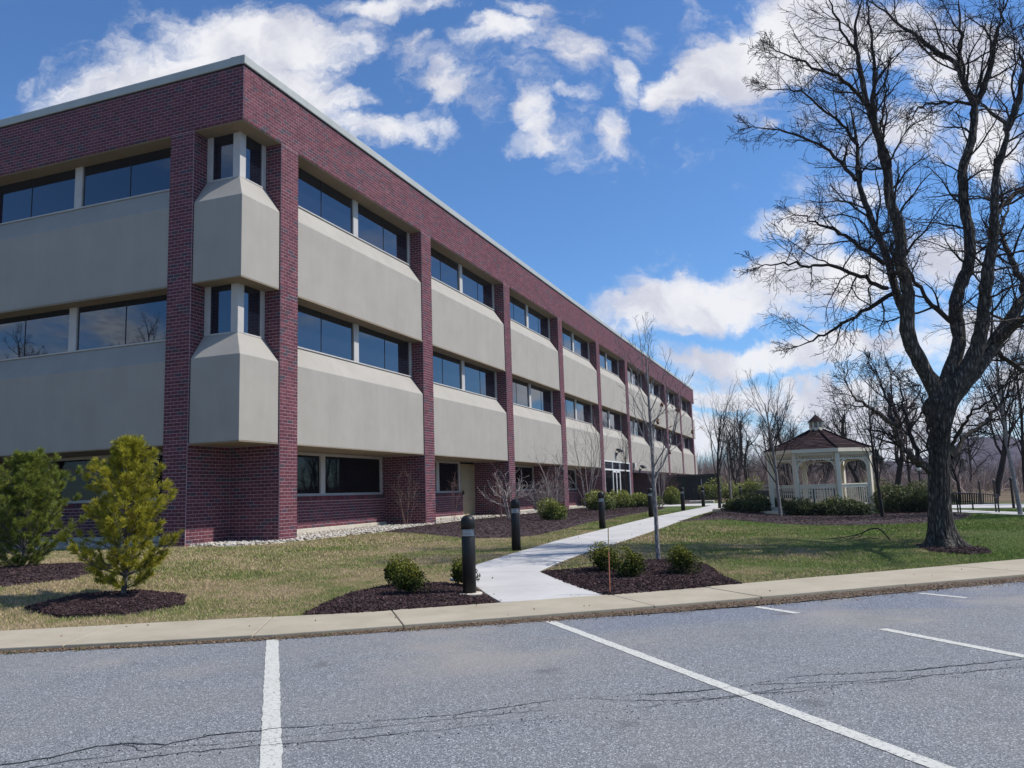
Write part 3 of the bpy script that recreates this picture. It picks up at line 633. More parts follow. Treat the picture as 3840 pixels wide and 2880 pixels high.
# ---- corner box windows above the notch (near corner) and at the far corner
def corner(mirror=False):
    f = (lambda x, y: (x, y)) if not mirror else (lambda x, y: (x, LR - y))
    for zp, zc, zw, zh in ((ZP1, ZC1, ZW1, ZP2), (ZP2, ZC2, ZW2, ZBB - .03)):
        a = A_ - .012
        ring = lambda e, z: [f(-a, e) + (z,), f(-e, e) + (z,), f(-e, a) + (z,), f(-a, a) + (z,)]
        V = ring(.05, zp) + ring(.05, zc) + ring(D_, zw)
        F = [[0, 3, 2, 1], [8, 9, 10, 11]] + [[i + j, (i + 1) % 4 + j, (i + 1) % 4 + j + 4, i + j + 4] for j in (0, 4) for i in range(4)]
        bevel(MB().add(V, F).build('corner_panel', M_PANEL, bld), .012)
        w = MB()
        def bx(x0, x1, y0, y1, z0, z1, m=w):
            p = f(x0, y0); q = f(x1, y1); m.box(p[0], q[0], p[1], q[1], z0, z1)
        z0 = zw + .001
        bx(-.815, -D_, D_, .83, z0, zh); bx(-a, -1.575, D_ + .0, D_ + .1, z0, zh); bx(-D_ - .1, -D_, 1.60, a, z0, zh)
        bx(-1.575, -.815, D_ - .02, D_ + .05, z0 - .012, z0 + .035); bx(-D_ - .05, -D_ + .02, .83, 1.60, z0 - .012, z0 + .035)
        wo = w.build('corner_window', M_FRAME, bld); bevel(wo, .006, 1)
        for q in ((-1.575, -.815, D_ + .04, D_ + .06), (-D_ - .06, -D_ - .04, .83, 1.60)):
            m = MB(); bx(*q, z0 + .03, zh, m); m.build('pane', M_GLASS, wo)
        m = MB(); bx(-1.79, -D_ - .07, D_ + .07, 1.79, z0, zh, m); m.build('core', M_DARK, wo)
        if zh > 10:
            s = MB(); bx(-a, -.02, .02, a, zh, zh + .028, s); s.build('soffit', M_SOFFIT, bld)
        else:
            s = MB(); bx(-a + .002, -.055, .055, a - .002, zp - .03, zp - .002, s); s.build('soffit', M_SOFFIT, bld)
            s = MB(); bx(-a + .002, -.055, .055, a - .002, zh - .03, zh - .002, s); s.build('soffit', M_SOFFIT, bld)
corner(); corner(True)

# stone bed retaining kerb along the notch is plain ground; wall mounted things
fl = empty('flood_light', (0.0, 44.4, 4.15)); tag(fl, 'small black flood light on a bracket fixed to the beige panel above the glass entrance', 'flood light')
MB().box(-.06, .05, -.06, .06, -.25, -.02).tube([(.04, 0, -.1), (.3, 0, .12)], .03, 8).build('bracket', M_BENCH, fl)
h = MB().obox((.18, -.28, .22), (.36, .20, .05), .34, .12).build('lamp_head', M_BENCH, fl)
MB().obox((.20, -.26, .29), (.37, .18, .125), .28, .02).build('lamp_glass', M_REFL, fl)
fl2 = copy_tree(fl); fl2.location = (0.0, 53.1, 3.05); fl2['label'] = 'small flood light on the beige panel just beyond the white slatted vent'; fl['group'] = fl2['group'] = 'flood lights on the panels'
lv = empty('wall_vent', (0, 50.6, 3.05)); tag(lv, 'white slatted vent on the beige panel just past the entrance pier', 'vent')
for i in range(4): MB().box(-.02, .16, -.35, .35, .02 + i * .11, .07 + i * .11).build('slat', M_WHITE, lv)
MB().box(-.04, .02, -.36, .36, -.01, .44).build('backing', M_DARK, lv)

# ================================================================== GROUND
def axis_vals(lo, hi, fine_lo, fine_hi, fstep):
    v = list(np.arange(fine_lo, fine_hi + 1e-6, fstep)); s = fstep; x = fine_lo
    while x > lo: s *= 1.35; x -= s; v.insert(0, x)
    s = fstep; x = fine_hi
    while x < hi: s *= 1.35; x += s; v.append(x)
    return np.array(v)
gx = axis_vals(-3500, 3500, -12, 30, 0.4); gy = axis_vals(-3500, 3500, -20, 60, 0.4)
X, Y = np.meshgrid(gx, gy, indexing='ij')
xr, yr = X.ravel(), Y.ravel(); Z = np.where((xr > -80) & (xr < 320) & (yr > -60) & (yr < 300), hv(xr, yr), np.where(yr < xr * .6 - 12, -.55, -.2))
Z += np.where((np.abs(X.ravel()) < 40) & (np.abs(Y.ravel()) < 80), 0.03 * (vnoise(X.ravel() + 100, Y.ravel() + 100, .35, 3) - .5), 0) * (sdv(xr, yr) > .8)
n0, n1 = X.shape; I, J = np.meshgrid(np.arange(n0 - 1), np.arange(n1 - 1), indexing='ij')
F = np.stack([I * n1 + J, (I + 1) * n1 + J, (I + 1) * n1 + J + 1, I * n1 + J + 1], -1).reshape(-1, 4)
o = MB().add(np.stack([X.ravel(), Y.ravel(), Z], -1), F).build('ground', M_LAWN, smooth=True); o['kind'] = 'structure'

# asphalt parking lot (its edge wanders under the leaf litter)
AE = [(-200,-112),(-60,-43.4),(-6,-17.6),(5.86,-11.24),(7.47,-10.46),(8.62,-9.86),(10.05,-9.08),(11.31,-8.22),(12.81,-7.25),(13.96,-6.42),(15.86,-4.82),(17.75,-3.15),(24,2.4),(40,14),(80,41),(300,176)]
ae = []
for (x0, y0), (x1, y1) in zip(AE, AE[1:]):
    m = max(2, int(min(60, math.hypot(x1 - x0, y1 - y0) / .12)))
    for i in range(m):
        t = i / m; nz = (random.random() - .5) * .04; ae.append((x0 + (x1 - x0) * t + nz * .6, y0 + (y1 - y0) * t - nz))
ae.append(AE[-1])
lot = MB().prism(ae + [(300, -400), (-200, -400)], -.60, -.42).build('parking_lot', M_ASPH); lot['kind'] = 'structure'
def ribbon(pts, ws, z, name, m, parent, wob=0.0):
    pts = np.array(pts, float)
    d = np.gradient(pts, axis=0); d /= np.linalg.norm(d, axis=1, keepdims=True); nrm = np.stack([-d[:, 1], d[:, 0]], 1)
    ws = np.broadcast_to(ws, (len(pts),))
    a = pts + nrm * (ws / 2 + RNG.uniform(-wob, wob, len(pts)))[:, None]; b_ = pts - nrm * (ws / 2 + RNG.uniform(-wob, wob, len(pts)))[:, None]
    V = [(x, y, z) for x, y in a] + [(x, y, z) for x, y in b_]; k = len(pts)
    F = [[i, i + 1, k + i + 1, k + i] for i in range(k - 1)]
    o = MB().add(V, F).build(name, m, parent); return o
def line_pts(a, b, n): return [(a[0] + (b[0] - a[0]) * i / n, a[1] + (b[1] - a[1]) * i / n) for i in range(n + 1)]
for (a, b, w, l) in [((8.60,-9.87),(13.0,-15.70),.135,None),((11.47,-8.13),(17.2,-15.05),.125,None),((13.88,-6.56),(14.42,-7.07),.115,None),((15.32,-8.10),(19.9,-13.6),.12,None),((16.02,-4.90),(16.55,-5.36),.105,None),((5.5,-11.6),(10.0,-17.6),.13,None)]:
    ribbon(line_pts(a, b, 90), w, -.416, 'painted_line', M_PAINT, lot, .006)
def crack(pts, w, seed):
    r = np.random.default_rng(seed); P_l = []
    for (x0, y0), (x1, y1) in zip(pts, pts[1:]):
        m = max(2, int(math.hypot(x1 - x0, y1 - y0) / .05))
        for i in range(m):
            t = i / m; P_l.append((x0 + (x1 - x0) * t + r.normal() * .010, y0 + (y1 - y0) * t + r.normal() * .010))
    kk = np.arange(len(P_l)) * .05; ws = w * (0.6 + .5 * r.random(len(P_l))) * np.clip(2.4 * vnoise(kk + seed * 7, kk * 0 + seed, 1.6, seed) - .25, .30, 1.35); ws = np.clip(ws, .0012, None)
    ribbon(P_l, ws, -.4155 if w > .011 else -.4158, 'crack', M_CRACK, lot, .002)
C1 = [(9.2,-14.75),(9.82,-14.22),(10.01,-14.0),(10.1,-13.73),(10.3,-13.62),(10.55,-13.59),(10.7,-13.33),(11.01,-13.11),(11.41,-12.88),(12.15,-12.44),(12.78,-11.83),(13.16,-11.63),(13.78,-11.34),(14.22,-10.95),(14.53,-10.62),(15.38,-10.24),(16.38,-9.53),(18,-8.4)]
C2 = [(9.9,-14.5),(10.34,-14.08),(10.72,-13.77),(11.16,-13.45),(11.55,-13.26),(12.14,-12.86),(12.77,-12.43),(13.61,-11.79),(14.25,-11.3),(14.54,-11.15),(15.14,-10.74),(15.57,-10.36),(16.31,-9.88),(17.6,-9.0)]
crack(C1, .015, 1); crack(C2, .009, 2)
crack([(12.15,-12.44),(12.3,-12.62),(12.25,-12.8)], .008, 3); crack([(13.0,-11.75),(13.35,-11.75),(13.9,-11.55),(14.5,-11.05),(15.3,-10.6)], .008, 4)
crack([(10.3,-13.65),(10.5,-13.75),(10.62,-13.6),(10.9,-13.5),(11.3,-13.2),(12.0,-12.68),(12.8,-12.12)], .007, 5); crack([(9.6,-14.6),(9.95,-14.35),(10.2,-14.0),(10.45,-13.85)], .010, 6); crack([(14.2,-11.0),(14.9,-10.75),(15.9,-10.15),(16.6,-9.6)], .009, 7)
# crumbled aggregate along the cracks
cr = []; 
for pts in (C1, C2):
    for (x0, y0), (x1, y1) in zip(pts, pts[1:]):
        for _ in range(int(math.hypot(x1 - x0, y1 - y0) * 90)):
            t = random.random(); random.random() < .22 and cr.append((x0 + (x1 - x0) * t + random.gauss(.04, .09), y0 + (y1 - y0) * t + random.gauss(-.05, .09), -.4165))
cr = np.array(cr); hs = RNG.uniform(.0015, .0045, (len(cr), 3)); hs[:, 2] = .0025
o = MB().boxes(cr, hs).build('loose_aggregate', M_CRACK); tag(o, 'dark crumbs of broken asphalt strewn along the long cracks', None, None, 'stuff')

# sidewalk along the lot: slabs with open joints
BKs = BK[1:11]; FR = [(-5.3,-17.4),(5.91,-11.26),(7.45,-10.5),(8.60,-9.87),(9.91,-8.95),(11.29,-7.95),(12.57,-6.97),(13.82,-5.95),(15.92,-4.15),(17.78,-2.62),(24.8,3.6),(41,16)]
BK2 = [(-6,-16.)] + BK[2:12]
def arc(poly):
    p = np.array(poly, float); s = np.concatenate([[0], np.cumsum(np.linalg.norm(np.diff(p, axis=0), axis=1))]); return p, s
def at_arc(ps, t):
    p, s = ps; return np.array([np.interp(t, s, p[:, 0]), np.interp(t, s, p[:, 1])])
bk = arc(BK2); fr_ = arc(FR); 
side_root = empty('sidewalk'); side_root['kind'] = 'structure'
def proj_front(pb):
    # nearest point on front line
    best = None
    for t in np.linspace(0, fr_[1][-1], 2500):
        q = at_arc(fr_, t); d = np.hypot(*(q - pb))
        if best is None or d < best[0]: best = (d, t)
    return best[1]
jb = [0.0]; 
marks = [(4.0,-10.64),(5.89,-9.62),(7.70,-8.68),(9.08,-7.83),(11.7,-5.86),(12.97,-4.82),(14.9,-3.0),(16.9,-1.12),(18.9,.72),(21.2,2.8),(24,5.4),(28,8.6),(34,13.2),(39,17.2)]
for mx_ in marks:
    ts = np.linspace(0, bk[1][-1], 1500); q = np.array([at_arc(bk, t) for t in ts]); jb.append(float(ts[np.argmin(((q - mx_) ** 2).sum(1))]))
jf = [proj_front(at_arc(bk, t)) for t in jb]
# oblique joints as in the photograph
for i, (a, b) in enumerate(zip(jb, jb[1:])):
    fa, fb_ = jf[i], jf[i + 1]; n = 8; gap = .006
    back = [at_arc(bk, a + gap + (b - a - 2 * gap) * j / n) for j in range(n + 1)]; front = [at_arc(fr_, fa + gap + (fb_ - fa - 2 * gap) * j / n) for j in range(n + 1)]
    poly = [tuple(p) for p in front] + [tuple(p) for p in back[::-1]]
    dz = RNG.uniform(-.004, .004)
    o = MB().prism(poly, -.60, -.37 + dz).build('slab', M_WALK, side_root); bevel(o, .010, 2)

# walkways of newer, paler concrete
def walkway(name, left, right, nsl, zoff=.022, m=M_CONC, joints=None):
    root = empty(name); root['kind'] = 'structure'; L = arc(left); R_ = arc(right)
    js = joints or [i / nsl for i in range(nsl + 1)]
    for a, b in zip(js, js[1:]):
        n = 4; mb = MB(); V = []; g_ = .008 / max(L[1][-1], 1)
        for j in range(n + 1):
            t = a + g_ + (b - a - 2 * g_) * j / n
            for p in (at_arc(L, t * L[1][-1]), at_arc(R_, t * R_[1][-1])): V.append((p[0], p[1], ht(*p) + zoff))
        top = len(V); V += [(x, y, z - .3) for x, y, z in V]
        F = [[2 * j, 2 * j + 1, 2 * j + 3, 2 * j + 2] for j in range(n)]
        F += [[2 * j, 2 * j + 2, top + 2 * j + 2, top + 2 * j] for j in range(n)] + [[2 * j + 1, top + 2 * j + 1, top + 2 * j + 3, 2 * j + 3] for j in range(n)] + [[0, top, top + 1, 1], [2 * n, 2 * n + 1, top + 2 * n + 1, top + 2 * n]]
        o = mb.add(V, F).build('slab', m, root); bevel(o, .006, 1)
    return root
WL = [(10.34,-6.90),(9.39,-5.60),(8.60,-4.50),(8.52,-3.6),(8.56,-2.63),(8.44,-0.86),(8.30,2.31),(8.42,7.17),(8.51,14.46),(8.52,28.9),(8.5,33)]
WR = [(11.70,-5.95),(10.85,-4.98),(9.92,-3.95),(9.94,-3.2),(9.98,-2.42),(10.06,-0.9),(10.12,2.3),(10.15,7.92),(10.05,15.05),(9.85,28.9),(9.9,33)]
walkway('walkway', WL[:3], WR[:3], 2); walkway('main_walkway', WL[2:], WR[2:], 18, .024)
walkway('cross_walkway', [(8.51,33.02),(3.9,33.4),(1.6,33.8)], [(8.49,39.5),(3.9,39.9),(1.6,40.0)], 4, .02)
walkway('far_walkway', [(8.52,33.03),(8.3,45),(8.5,66)], [(9.9,33.03),(10.0,45),(10.6,66)], 14, .02)
walkway('gazebo_walkway', [(9.92,24.2),(11.5,23.2),(12.4,22.0)], [(9.9,26.2),(12.1,25.2),(13.4,23.9)], 3, .03)
walkway('bench_walkway', [(18.2,23.5),(19.9,19.4),(21.6,15.0),(25,8.9)], [(19.7,24.4),(21.2,20.0),(23.0,15.7),(26.4,9.6)], 9, .02)
walkway('plaza_walkway', [(19.9,25.2),(24,23.2),(34,18)], [(21.2,31.5),(26,28.5),(36,23)], 5, .02)

# bare soil edges where the turf was cut for the new walkway
M_EDGE = simple('cut_edge_soil', (0.11, 0.085, 0.055), (0.22, 0.175, 0.12), 14, 0.95, bump=.8, bscale=50)
for side, sg in ((WL[2:], 1), (WR[2:], -1)):
    pr_ = arc(side); V = []; n = 260
    for j in range(n + 1):
        t = pr_[1][-1] * (j / n) ** 1.5 * .999; q = at_arc(pr_, t); q2 = at_arc(pr_, t + .05); d = (q2 - q) / (np.linalg.norm(q2 - q) + 1e-9); nr = np.array([-d[1], d[0]]) * sg
        w_ = .03 + .07 * random.random(); a_ = q - nr * .02; c_ = q + nr * w_; V += [(a_[0], a_[1], ht(*a_) + .014), (c_[0], c_[1], ht(*c_) + .010)]
    o = MB().add(V, [[2 * j, 2 * j + 1, 2 * j + 3, 2 * j + 2] for j in range(n)]).build('soil_edge', M_EDGE); o['kind'] = 'structure'
# mulch and stone beds
def bed(name, poly, m, zo, mound=0.0, step=0.12, edge=0.06, seed=1):
    xs = [p[0] for p in poly]; ys = [p[1] for p in poly]; x = np.arange(min(xs) - step, max(xs) + step, step); y = np.arange(min(ys) - step, max(ys) + step, step)
    X, Y = np.meshgrid(x, y, indexing='ij'); xf, yf = X.ravel(), Y.ravel()
    jx = xf + edge * 2 * (vnoise(xf + 50, yf + 50, 2.2, seed) - .5); jy = yf + edge * 2 * (vnoise(xf + 80, yf + 20, 2.2, seed + 1) - .5)
    ins = inpoly(jx, jy, poly)
    # distance to the border for the mound
    P2 = np.array(poly); dmin = np.full(len(xf), 9.)
    for i in range(len(P2)):
        a, b = P2[i], P2[(i + 1) % len(P2)]; ab = b - a; t = np.clip(((xf - a[0]) * ab[0] + (yf - a[1]) * ab[1]) / (ab @ ab), 0, 1); dmin = np.minimum(dmin, np.hypot(xf - a[0] - t * ab[0], yf - a[1] - t * ab[1]))
    dmin = np.where(ins, dmin, -dmin)
    z = hv(xf, yf) + zo + mound * np.clip(dmin / .5, 0, 1) - .12 * np.clip(-dmin / .1, 0, 1) + .02 * (vnoise(xf, yf, 6., seed + 2) - .5)
    n1 = X.shape[1]; I, J = np.meshgrid(np.arange(X.shape[0] - 1), np.arange(n1 - 1), indexing='ij'); F = np.stack([I * n1 + J, (I + 1) * n1 + J, (I + 1) * n1 + J + 1, I * n1 + J + 1], -1).reshape(-1, 4)
    keep = ins[F].any(1); F = F[keep]; used = np.unique(F); mp = np.full(len(xf), -1); mp[used] = np.arange(len(used))
    o = MB().add(np.stack([xf, yf, z], -1)[used], mp[F]).build(name, m, smooth=True); o['kind'] = 'structure'
    def hfun(px, py):
        d = np.full(len(px), 9.)
        for i in range(len(P2)):
            a, b = P2[i], P2[(i + 1) % len(P2)]; ab = b - a; t = np.clip(((px - a[0]) * ab[0] + (py - a[1]) * ab[1]) / (ab @ ab), 0, 1); d = np.minimum(d, np.hypot(px - a[0] - t * ab[0], py - a[1] - t * ab[1]))
        return hv(px, py) + zo + mound * np.clip(d / .5, 0, 1)
    return hfun
def scatter(poly, n):
    xs = [p[0] for p in poly]; ys = [p[1] for p in poly]; out = []
    px = RNG.uniform(min(xs), max(xs), n * 4); py = RNG.uniform(min(ys), max(ys), n * 4); k = inpoly(px, py, poly); return px[k][:n], py[k][:n]
def randrot(n):
    q = RNG.normal(size=(n, 4)); q /= np.linalg.norm(q, axis=1, keepdims=True); w, x, y, z = q.T
    return np.stack([np.stack([1-2*(y*y+z*z), 2*(x*y-z*w), 2*(x*z+y*w)], -1), np.stack([2*(x*y+z*w), 1-2*(x*x+z*z), 2*(y*z-x*w)], -1), np.stack([2*(x*z-y*w), 2*(y*z+x*w), 1-2*(x*x+y*y)], -1)], 1)
MUL_L = [(8.02,-8.42),(7.80,-7.6),(7.70,-6.7),(7.95,-5.95),(8.7,-5.5),(9.32,-5.62),(10.30,-6.92),(9.4,-7.66),(8.5,-8.26)]
MUL_R = [(11.68,-5.98),(10.4,-4.5),(9.98,-3.95),(10.31,-3.70),(10.85,-3.14),(11.46,-2.1),(12.1,-1.75),(12.7,-2.2),(13.1,-3.4),(13.5,-4.35),(12.6,-5.18)]
MUL_B = [(0.9,6.2),(2.99,5.2),(5.05,3.7),(6.36,3.55),(7.0,4.4),(7.02,6.6),(6.8,11),(6.9,14),(6.7,20.2),(6.5,27),(5.9,31.5),(3.5,32.9),(0.9,33.2),(.25,31),(.6,20.5),(.45,12.2),(.6,9)]
MUL_G = [(10.05,10.6),(10.5,12.8),(10.2,16.5),(10.4,20.5),(11.0,23.0),(12.5,22),(18.5,21.2),(20.0,16.5),(19.0,12.6),(17.8,10.9),(15.66,9.9),(14.07,10.6),(12.72,11.9),(11.3,13.0),(10.7,11.6)]
MUL_P2 = [(3.45,-9.0),(3.5,-8.1),(4.2,-7.5),(5.1,-7.5),(5.65,-8.1),(5.35,-8.9),(4.5,-9.3)]
MUL_P1 = [(-.8,-7.4),(-.6,-6.1),(.6,-5.3),(1.9,-5.8),(2.35,-7.2),(1.8,-8.1),(.4,-8.2)]
MUL_T = [(16.7,2.35),(16.9,1.3),(17.5,.95),(18.0,1.35),(18.05,2.1),(17.5,2.7)]
MUL_S = [(2.0,41.5),(1.5,45),(1.6,55),(6,54),(6.4,42)]
hb = {}
for nm, poly, n, mound in (('mulch_bed', MUL_L, 5200, .07), ('mulch_bed', MUL_R, 9000, .09), ('mulch_bed', MUL_B, 16000, .05), ('mulch_bed', MUL_G, 9000, .08), ('mulch_bed', MUL_P2, 4200, .07), ('mulch_bed', MUL_P1, 3000, .05), ('mulch_bed', MUL_T, 1600, .02), ('mulch_bed', MUL_S, 500, .05)):
    hf = bed(nm, poly, M_MULCH, .022, mound, 0.1 if n < 10000 else .18)
    px, py = scatter(poly, n); pz = hf(px, py); hs = np.stack([RNG.uniform(.012, .045, len(px)), RNG.uniform(.004, .012, len(px)), RNG.uniform(.002, .006, len(px))], -1)
    R = randrot(len(px)); hb[id(poly)] = hf
    # keep chips lying nearly flat
    yaw = RNG.uniform(0, PI, len(px)); tl = RNG.normal(0, .3, len(px)); c, s_ = np.cos(yaw), np.sin(yaw); ct, st = np.cos(tl), np.sin(tl)
    R = np.stack([np.stack([c * ct, -s_, c * st], -1), np.stack([s_ * ct, c, s_ * st], -1), np.stack([-st, 0 * c, ct], -1)], 1)
    mb = MB(); mb.boxes(np.stack([px, py, pz + .008], -1), hs, RNG.beta(1.6, 3.0, len(px)), R)
    o = mb.build('mulch_chips', M_CHIP); o['kind'] = 'stuff'; o['label'] = 'dark brown shredded bark chips'
# rounded river stones along the foot of the wall
ST = [(-A_ + .05, .05), (-.02, .05), (.45, 1.2), (.55, 2.2), (.62, 4.4), (.75, 6.3), (.6, 9.2), (.35, 11.2), (-.1, 12.1), (-.2, 20.6), (.2, 21.6), (-.2, 30.1), (-.2, 40.0), (-1.8, 40), (-1.8, 2.7), (-1.0, 2.7), (-.02, 2.7), (-.02, 1.78), (-A_ + .05, 1.78)]
ST2 = [(-11.2, -.25), (-2.75, -.2), (-2.7, 1.8), (-11.2, 1.8)]
for poly, n in ((ST, 9500), (ST2, 2500)):
    hf = bed('stone_bed', poly, M_FOUND, .02, 0.0, .12)
    px, py = scatter(poly, n); n = len(px); pz = hf(px, py)
    ico = np.array([(0,0,1),(.89,0,.45),(.28,.85,.45),(-.72,.53,.45),(-.72,-.53,.45),(.28,-.85,.45),(.72,.53,-.45),(-.28,.85,-.45),(-.89,0,-.45),(-.28,-.85,-.45),(.72,-.53,-.45),(0,0,-1)], float)
    icf = np.array([[0,1,2],[0,2,3],[0,3,4],[0,4,5],[0,5,1],[1,6,2],[2,7,3],[3,8,4],[4,9,5],[5,10,1],[1,10,6],[2,6,7],[3,7,8],[4,8,9],[5,9,10],[6,11,7],[7,11,8],[8,11,9],[9,11,10],[10,11,6]])
    hs = np.stack([RNG.uniform(.03, .075, n), RNG.uniform(.02, .05, n), RNG.uniform(.014, .035, n)], -1); yaw = RNG.uniform(0, PI, n); c, s_ = np.cos(yaw), np.sin(yaw)
    Lc = ico[None] * hs[:, None, :] * RNG.uniform(.85, 1.15, (n, 12, 1)); V = np.stack([Lc[..., 0] * c[:, None] - Lc[..., 1] * s_[:, None] + px[:, None], Lc[..., 0] * s_[:, None] + Lc[..., 1] * c[:, None] + py[:, None], Lc[..., 2] + (pz + RNG.uniform(.0, .035, n))[:, None]], -1)
    Fc = (icf[None] + (np.arange(n) * 12)[:, None, None]).reshape(-1, 3)
    o = MB().add(V.reshape(-1, 3), Fc, np.repeat(RNG.random(n), 20)).build('river_stones', M_STONE, smooth=True); o['kind'] = 'stuff'; o['label'] = 'pale rounded river stones along the foot of the wall'

# litter of dry leaves and soil between sidewalk and asphalt
fs = []
ps = arc(FR[0:10])
for t in np.linspace(0, ps[1][-1], 9000):
    q = at_arc(ps, t); q2 = at_arc(ps, min(t + .1, ps[1][-1])); d = q2 - q; d /= np.linalg.norm(d) + 1e-9; nr = np.array([d[1], -d[0]])
    wdt = np.interp(q[0], [-5, 5.9, 8.6, 10, 11.3, 13, 14, 16, 18], [.15, .13, .12, .19, .27, .34, .42, .46, .45]); fs.append((q, nr, wdt))
px, py = [], []
for q, nr, wd in fs:
    for _ in range(3):
        k = abs(random.gauss(0, .5)) * wd if random.random() < .93 else random.uniform(-.12, wd * 1.6); px.append(q[0] + nr[0] * k); py.append(q[1] + nr[1] * k)
px = np.array(px); py = np.array(py); n = len(px); yaw = RNG.uniform(0, PI, n); tl = RNG.normal(0, .4, n); c, s_ = np.cos(yaw), np.sin(yaw); ct, st = np.cos(tl), np.sin(tl)
R = np.stack([np.stack([c * ct, -s_, c * st], -1), np.stack([s_ * ct, c, s_ * st], -1), np.stack([-st, 0 * c, ct], -1)], 1)
on_walk = np.array([False] * n)
o = MB().boxes(np.stack([px, py, -.414 + RNG.uniform(0, .009, n)], -1), np.stack([RNG.uniform(.005, .017, n), RNG.uniform(.004, .009, n), np.full(n, .001)], -1), RNG.beta(1.8, 2.4, n), R).build('leaf_litter', M_LITTER); tag(o, 'brown leaf litter along the sidewalk edge', None, None, 'stuff')
st_ = []
for q, nr, wd in fs[::40]: st_.append((q, nr, wd))
V = []; 
for q, nr, wd in st_: V += [(q[0] - nr[0] * .02, q[1] - nr[1] * .02, -.402), (q[0] + nr[0] * (wd * .95 + RNG.uniform(-.03, .03)), q[1] + nr[1] * (wd * .95 + RNG.uniform(-.03, .03)), -.4175)]
V = np.array(V); k = len(st_); o = MB().add(V, [[2 * i, 2 * i + 1, 2 * i + 3, 2 * i + 2] for i in range(k - 1)]).build('soil_strip', simple('edge_soil', (0.07, 0.05, 0.038), (0.15, 0.11, 0.08), 20, 0.95, bump=.8, bscale=60)); o['kind'] = 'structure'
# scattered leaves on the lawn and kerb
n = 330; px = RNG.uniform(0, 20, n); py = RNG.uniform(-12, 10, n); k = np.array([sdist(a, b) > -1.3 and a > .3 for a, b in zip(px, py)]); px, py = px[k], py[k]; n = len(px)
pz = np.array([max(ht(a, b) + .03, -.365 if sdist(a, b) < 0 else -9) for a, b in zip(px, py)])
o = MB().boxes(np.stack([px, py, pz], -1), np.stack([RNG.uniform(.008, .018, n), RNG.uniform(.006, .013, n), np.full(n, .001)], -1), RNG.uniform(.4, 1, n), randrot(n)).build('fallen_leaves', M_LITTER); tag(o, 'dry leaves scattered over lawn and sidewalk', None, None, 'stuff')

# weeds and tufts along the sidewalk edge and beds
V, tn = [], []
for _ in range(60):
    if random.random() < .6: q = at_arc(ps, random.uniform(.05, .95) * ps[1][-1]); q = q + np.array([random.uniform(0, .15), -random.uniform(0, .15)]); z_ = -.415
    else: q = at_arc(bk, random.uniform(.1, .9) * bk[1][-1]) + np.array([-.06, .08]) * random.random(); z_ = ht(*q)
    for _ in range(26):
        a = random.random() * 6.28; r_ = random.gauss(0, .05); x, y = q[0] + r_, q[1] + random.gauss(0, .03); h_ = random.uniform(.015, .05); w_ = .0035
        V += [(x - w_ * math.cos(a), y - w_ * math.sin(a), z_ - .01), (x + w_ * math.cos(a), y + w_ * math.sin(a), z_ - .01), (x + random.gauss(0, .02), y + random.gauss(0, .02), z_ + h_)]; tn.append(random.random())
o = MB().add(V, np.arange(len(V)).reshape(-1, 3), np.array(tn)).build('weeds', leafmat('weed_green', [(0.1, (0.05, 0.08, 0.02)), (0.6, (0.13, 0.17, 0.04)), (0.9, (0.28, 0.25, 0.12))], 0.8)); tag(o, 'small green weeds and tufts in the cracks beside the sidewalk', None, None, 'stuff')
# grass blades on the lawn the camera sees near by
def blades(n, region, hmin, hmax, w):
    (x0, x1, y0, y1) = region; px = RNG.uniform(x0, x1, n); py = RNG.uniform(y0, y1, n)
    bkp = np.array(BK2 + [(40, 200), (-60, 200), (-60, -42)]); ok = inpoly(px, py, [tuple(p) for p in bkp])
    for poly in (MUL_L, MUL_R, MUL_B, MUL_G, MUL_P2, MUL_P1, MUL_T, ST, WL + WR[::-1], [(-60, 0.1), (.0, .1), (0, 95), (-60, 95)], [(18.2,23.5),(19.9,19.4),(21.6,15.0),(25,8.9),(26.4,9.6),(23.0,15.7),(21.2,20.0),(19.7,24.4)]): ok &= ~inpoly(px, py, poly)
    # inside the camera's view and nearer ones kept more often
    vx = px - CAM[0]; vy = py - CAM[1]; f_ = vx * -.3506 + vy * .9365; r_ = vx * .9365 + vy * .3506
    ok &= (np.abs(r_) < f_ * .68 + 1.0) & (f_ > 5)
    ok &= RNG.random(n) < np.clip((16.0 / np.maximum(f_, 1)) ** 1.6, 0, 1)
    px, py, f_ = px[ok], py[ok], f_[ok]; n = len(px); pz = hv(px, py)
    a = RNG.uniform(0, 2 * PI, n); h = RNG.uniform(hmin, hmax, n) * (0.7 + .6 * vnoise(px + 9, py + 9, 1.3, 7)); ln = RNG.normal(0, .7, (n, 2)) * h[:, None]; ww = w * np.clip(f_ / 12, .8, 2.2)
    V = np.stack([np.stack([px - np.cos(a) * ww, py - np.sin(a) * ww, pz - .01], -1), np.stack([px + np.cos(a) * ww, py + np.sin(a) * ww, pz - .01], -1), np.stack([px + ln[:, 0], py + ln[:, 1], pz + h], -1)], 1).reshape(-1, 3)
    return MB().add(V, np.arange(n * 3).reshape(-1, 3), RNG.random(n))
mb = blades(1500000, (-6, 24, -13, 22), .018, .045, .0042)
o = mb.build('grass', M_BLADE); tag(o, 'short half-dormant grass covering the lawn', None, None, 'stuff')
print('blades', mb.n // 3)

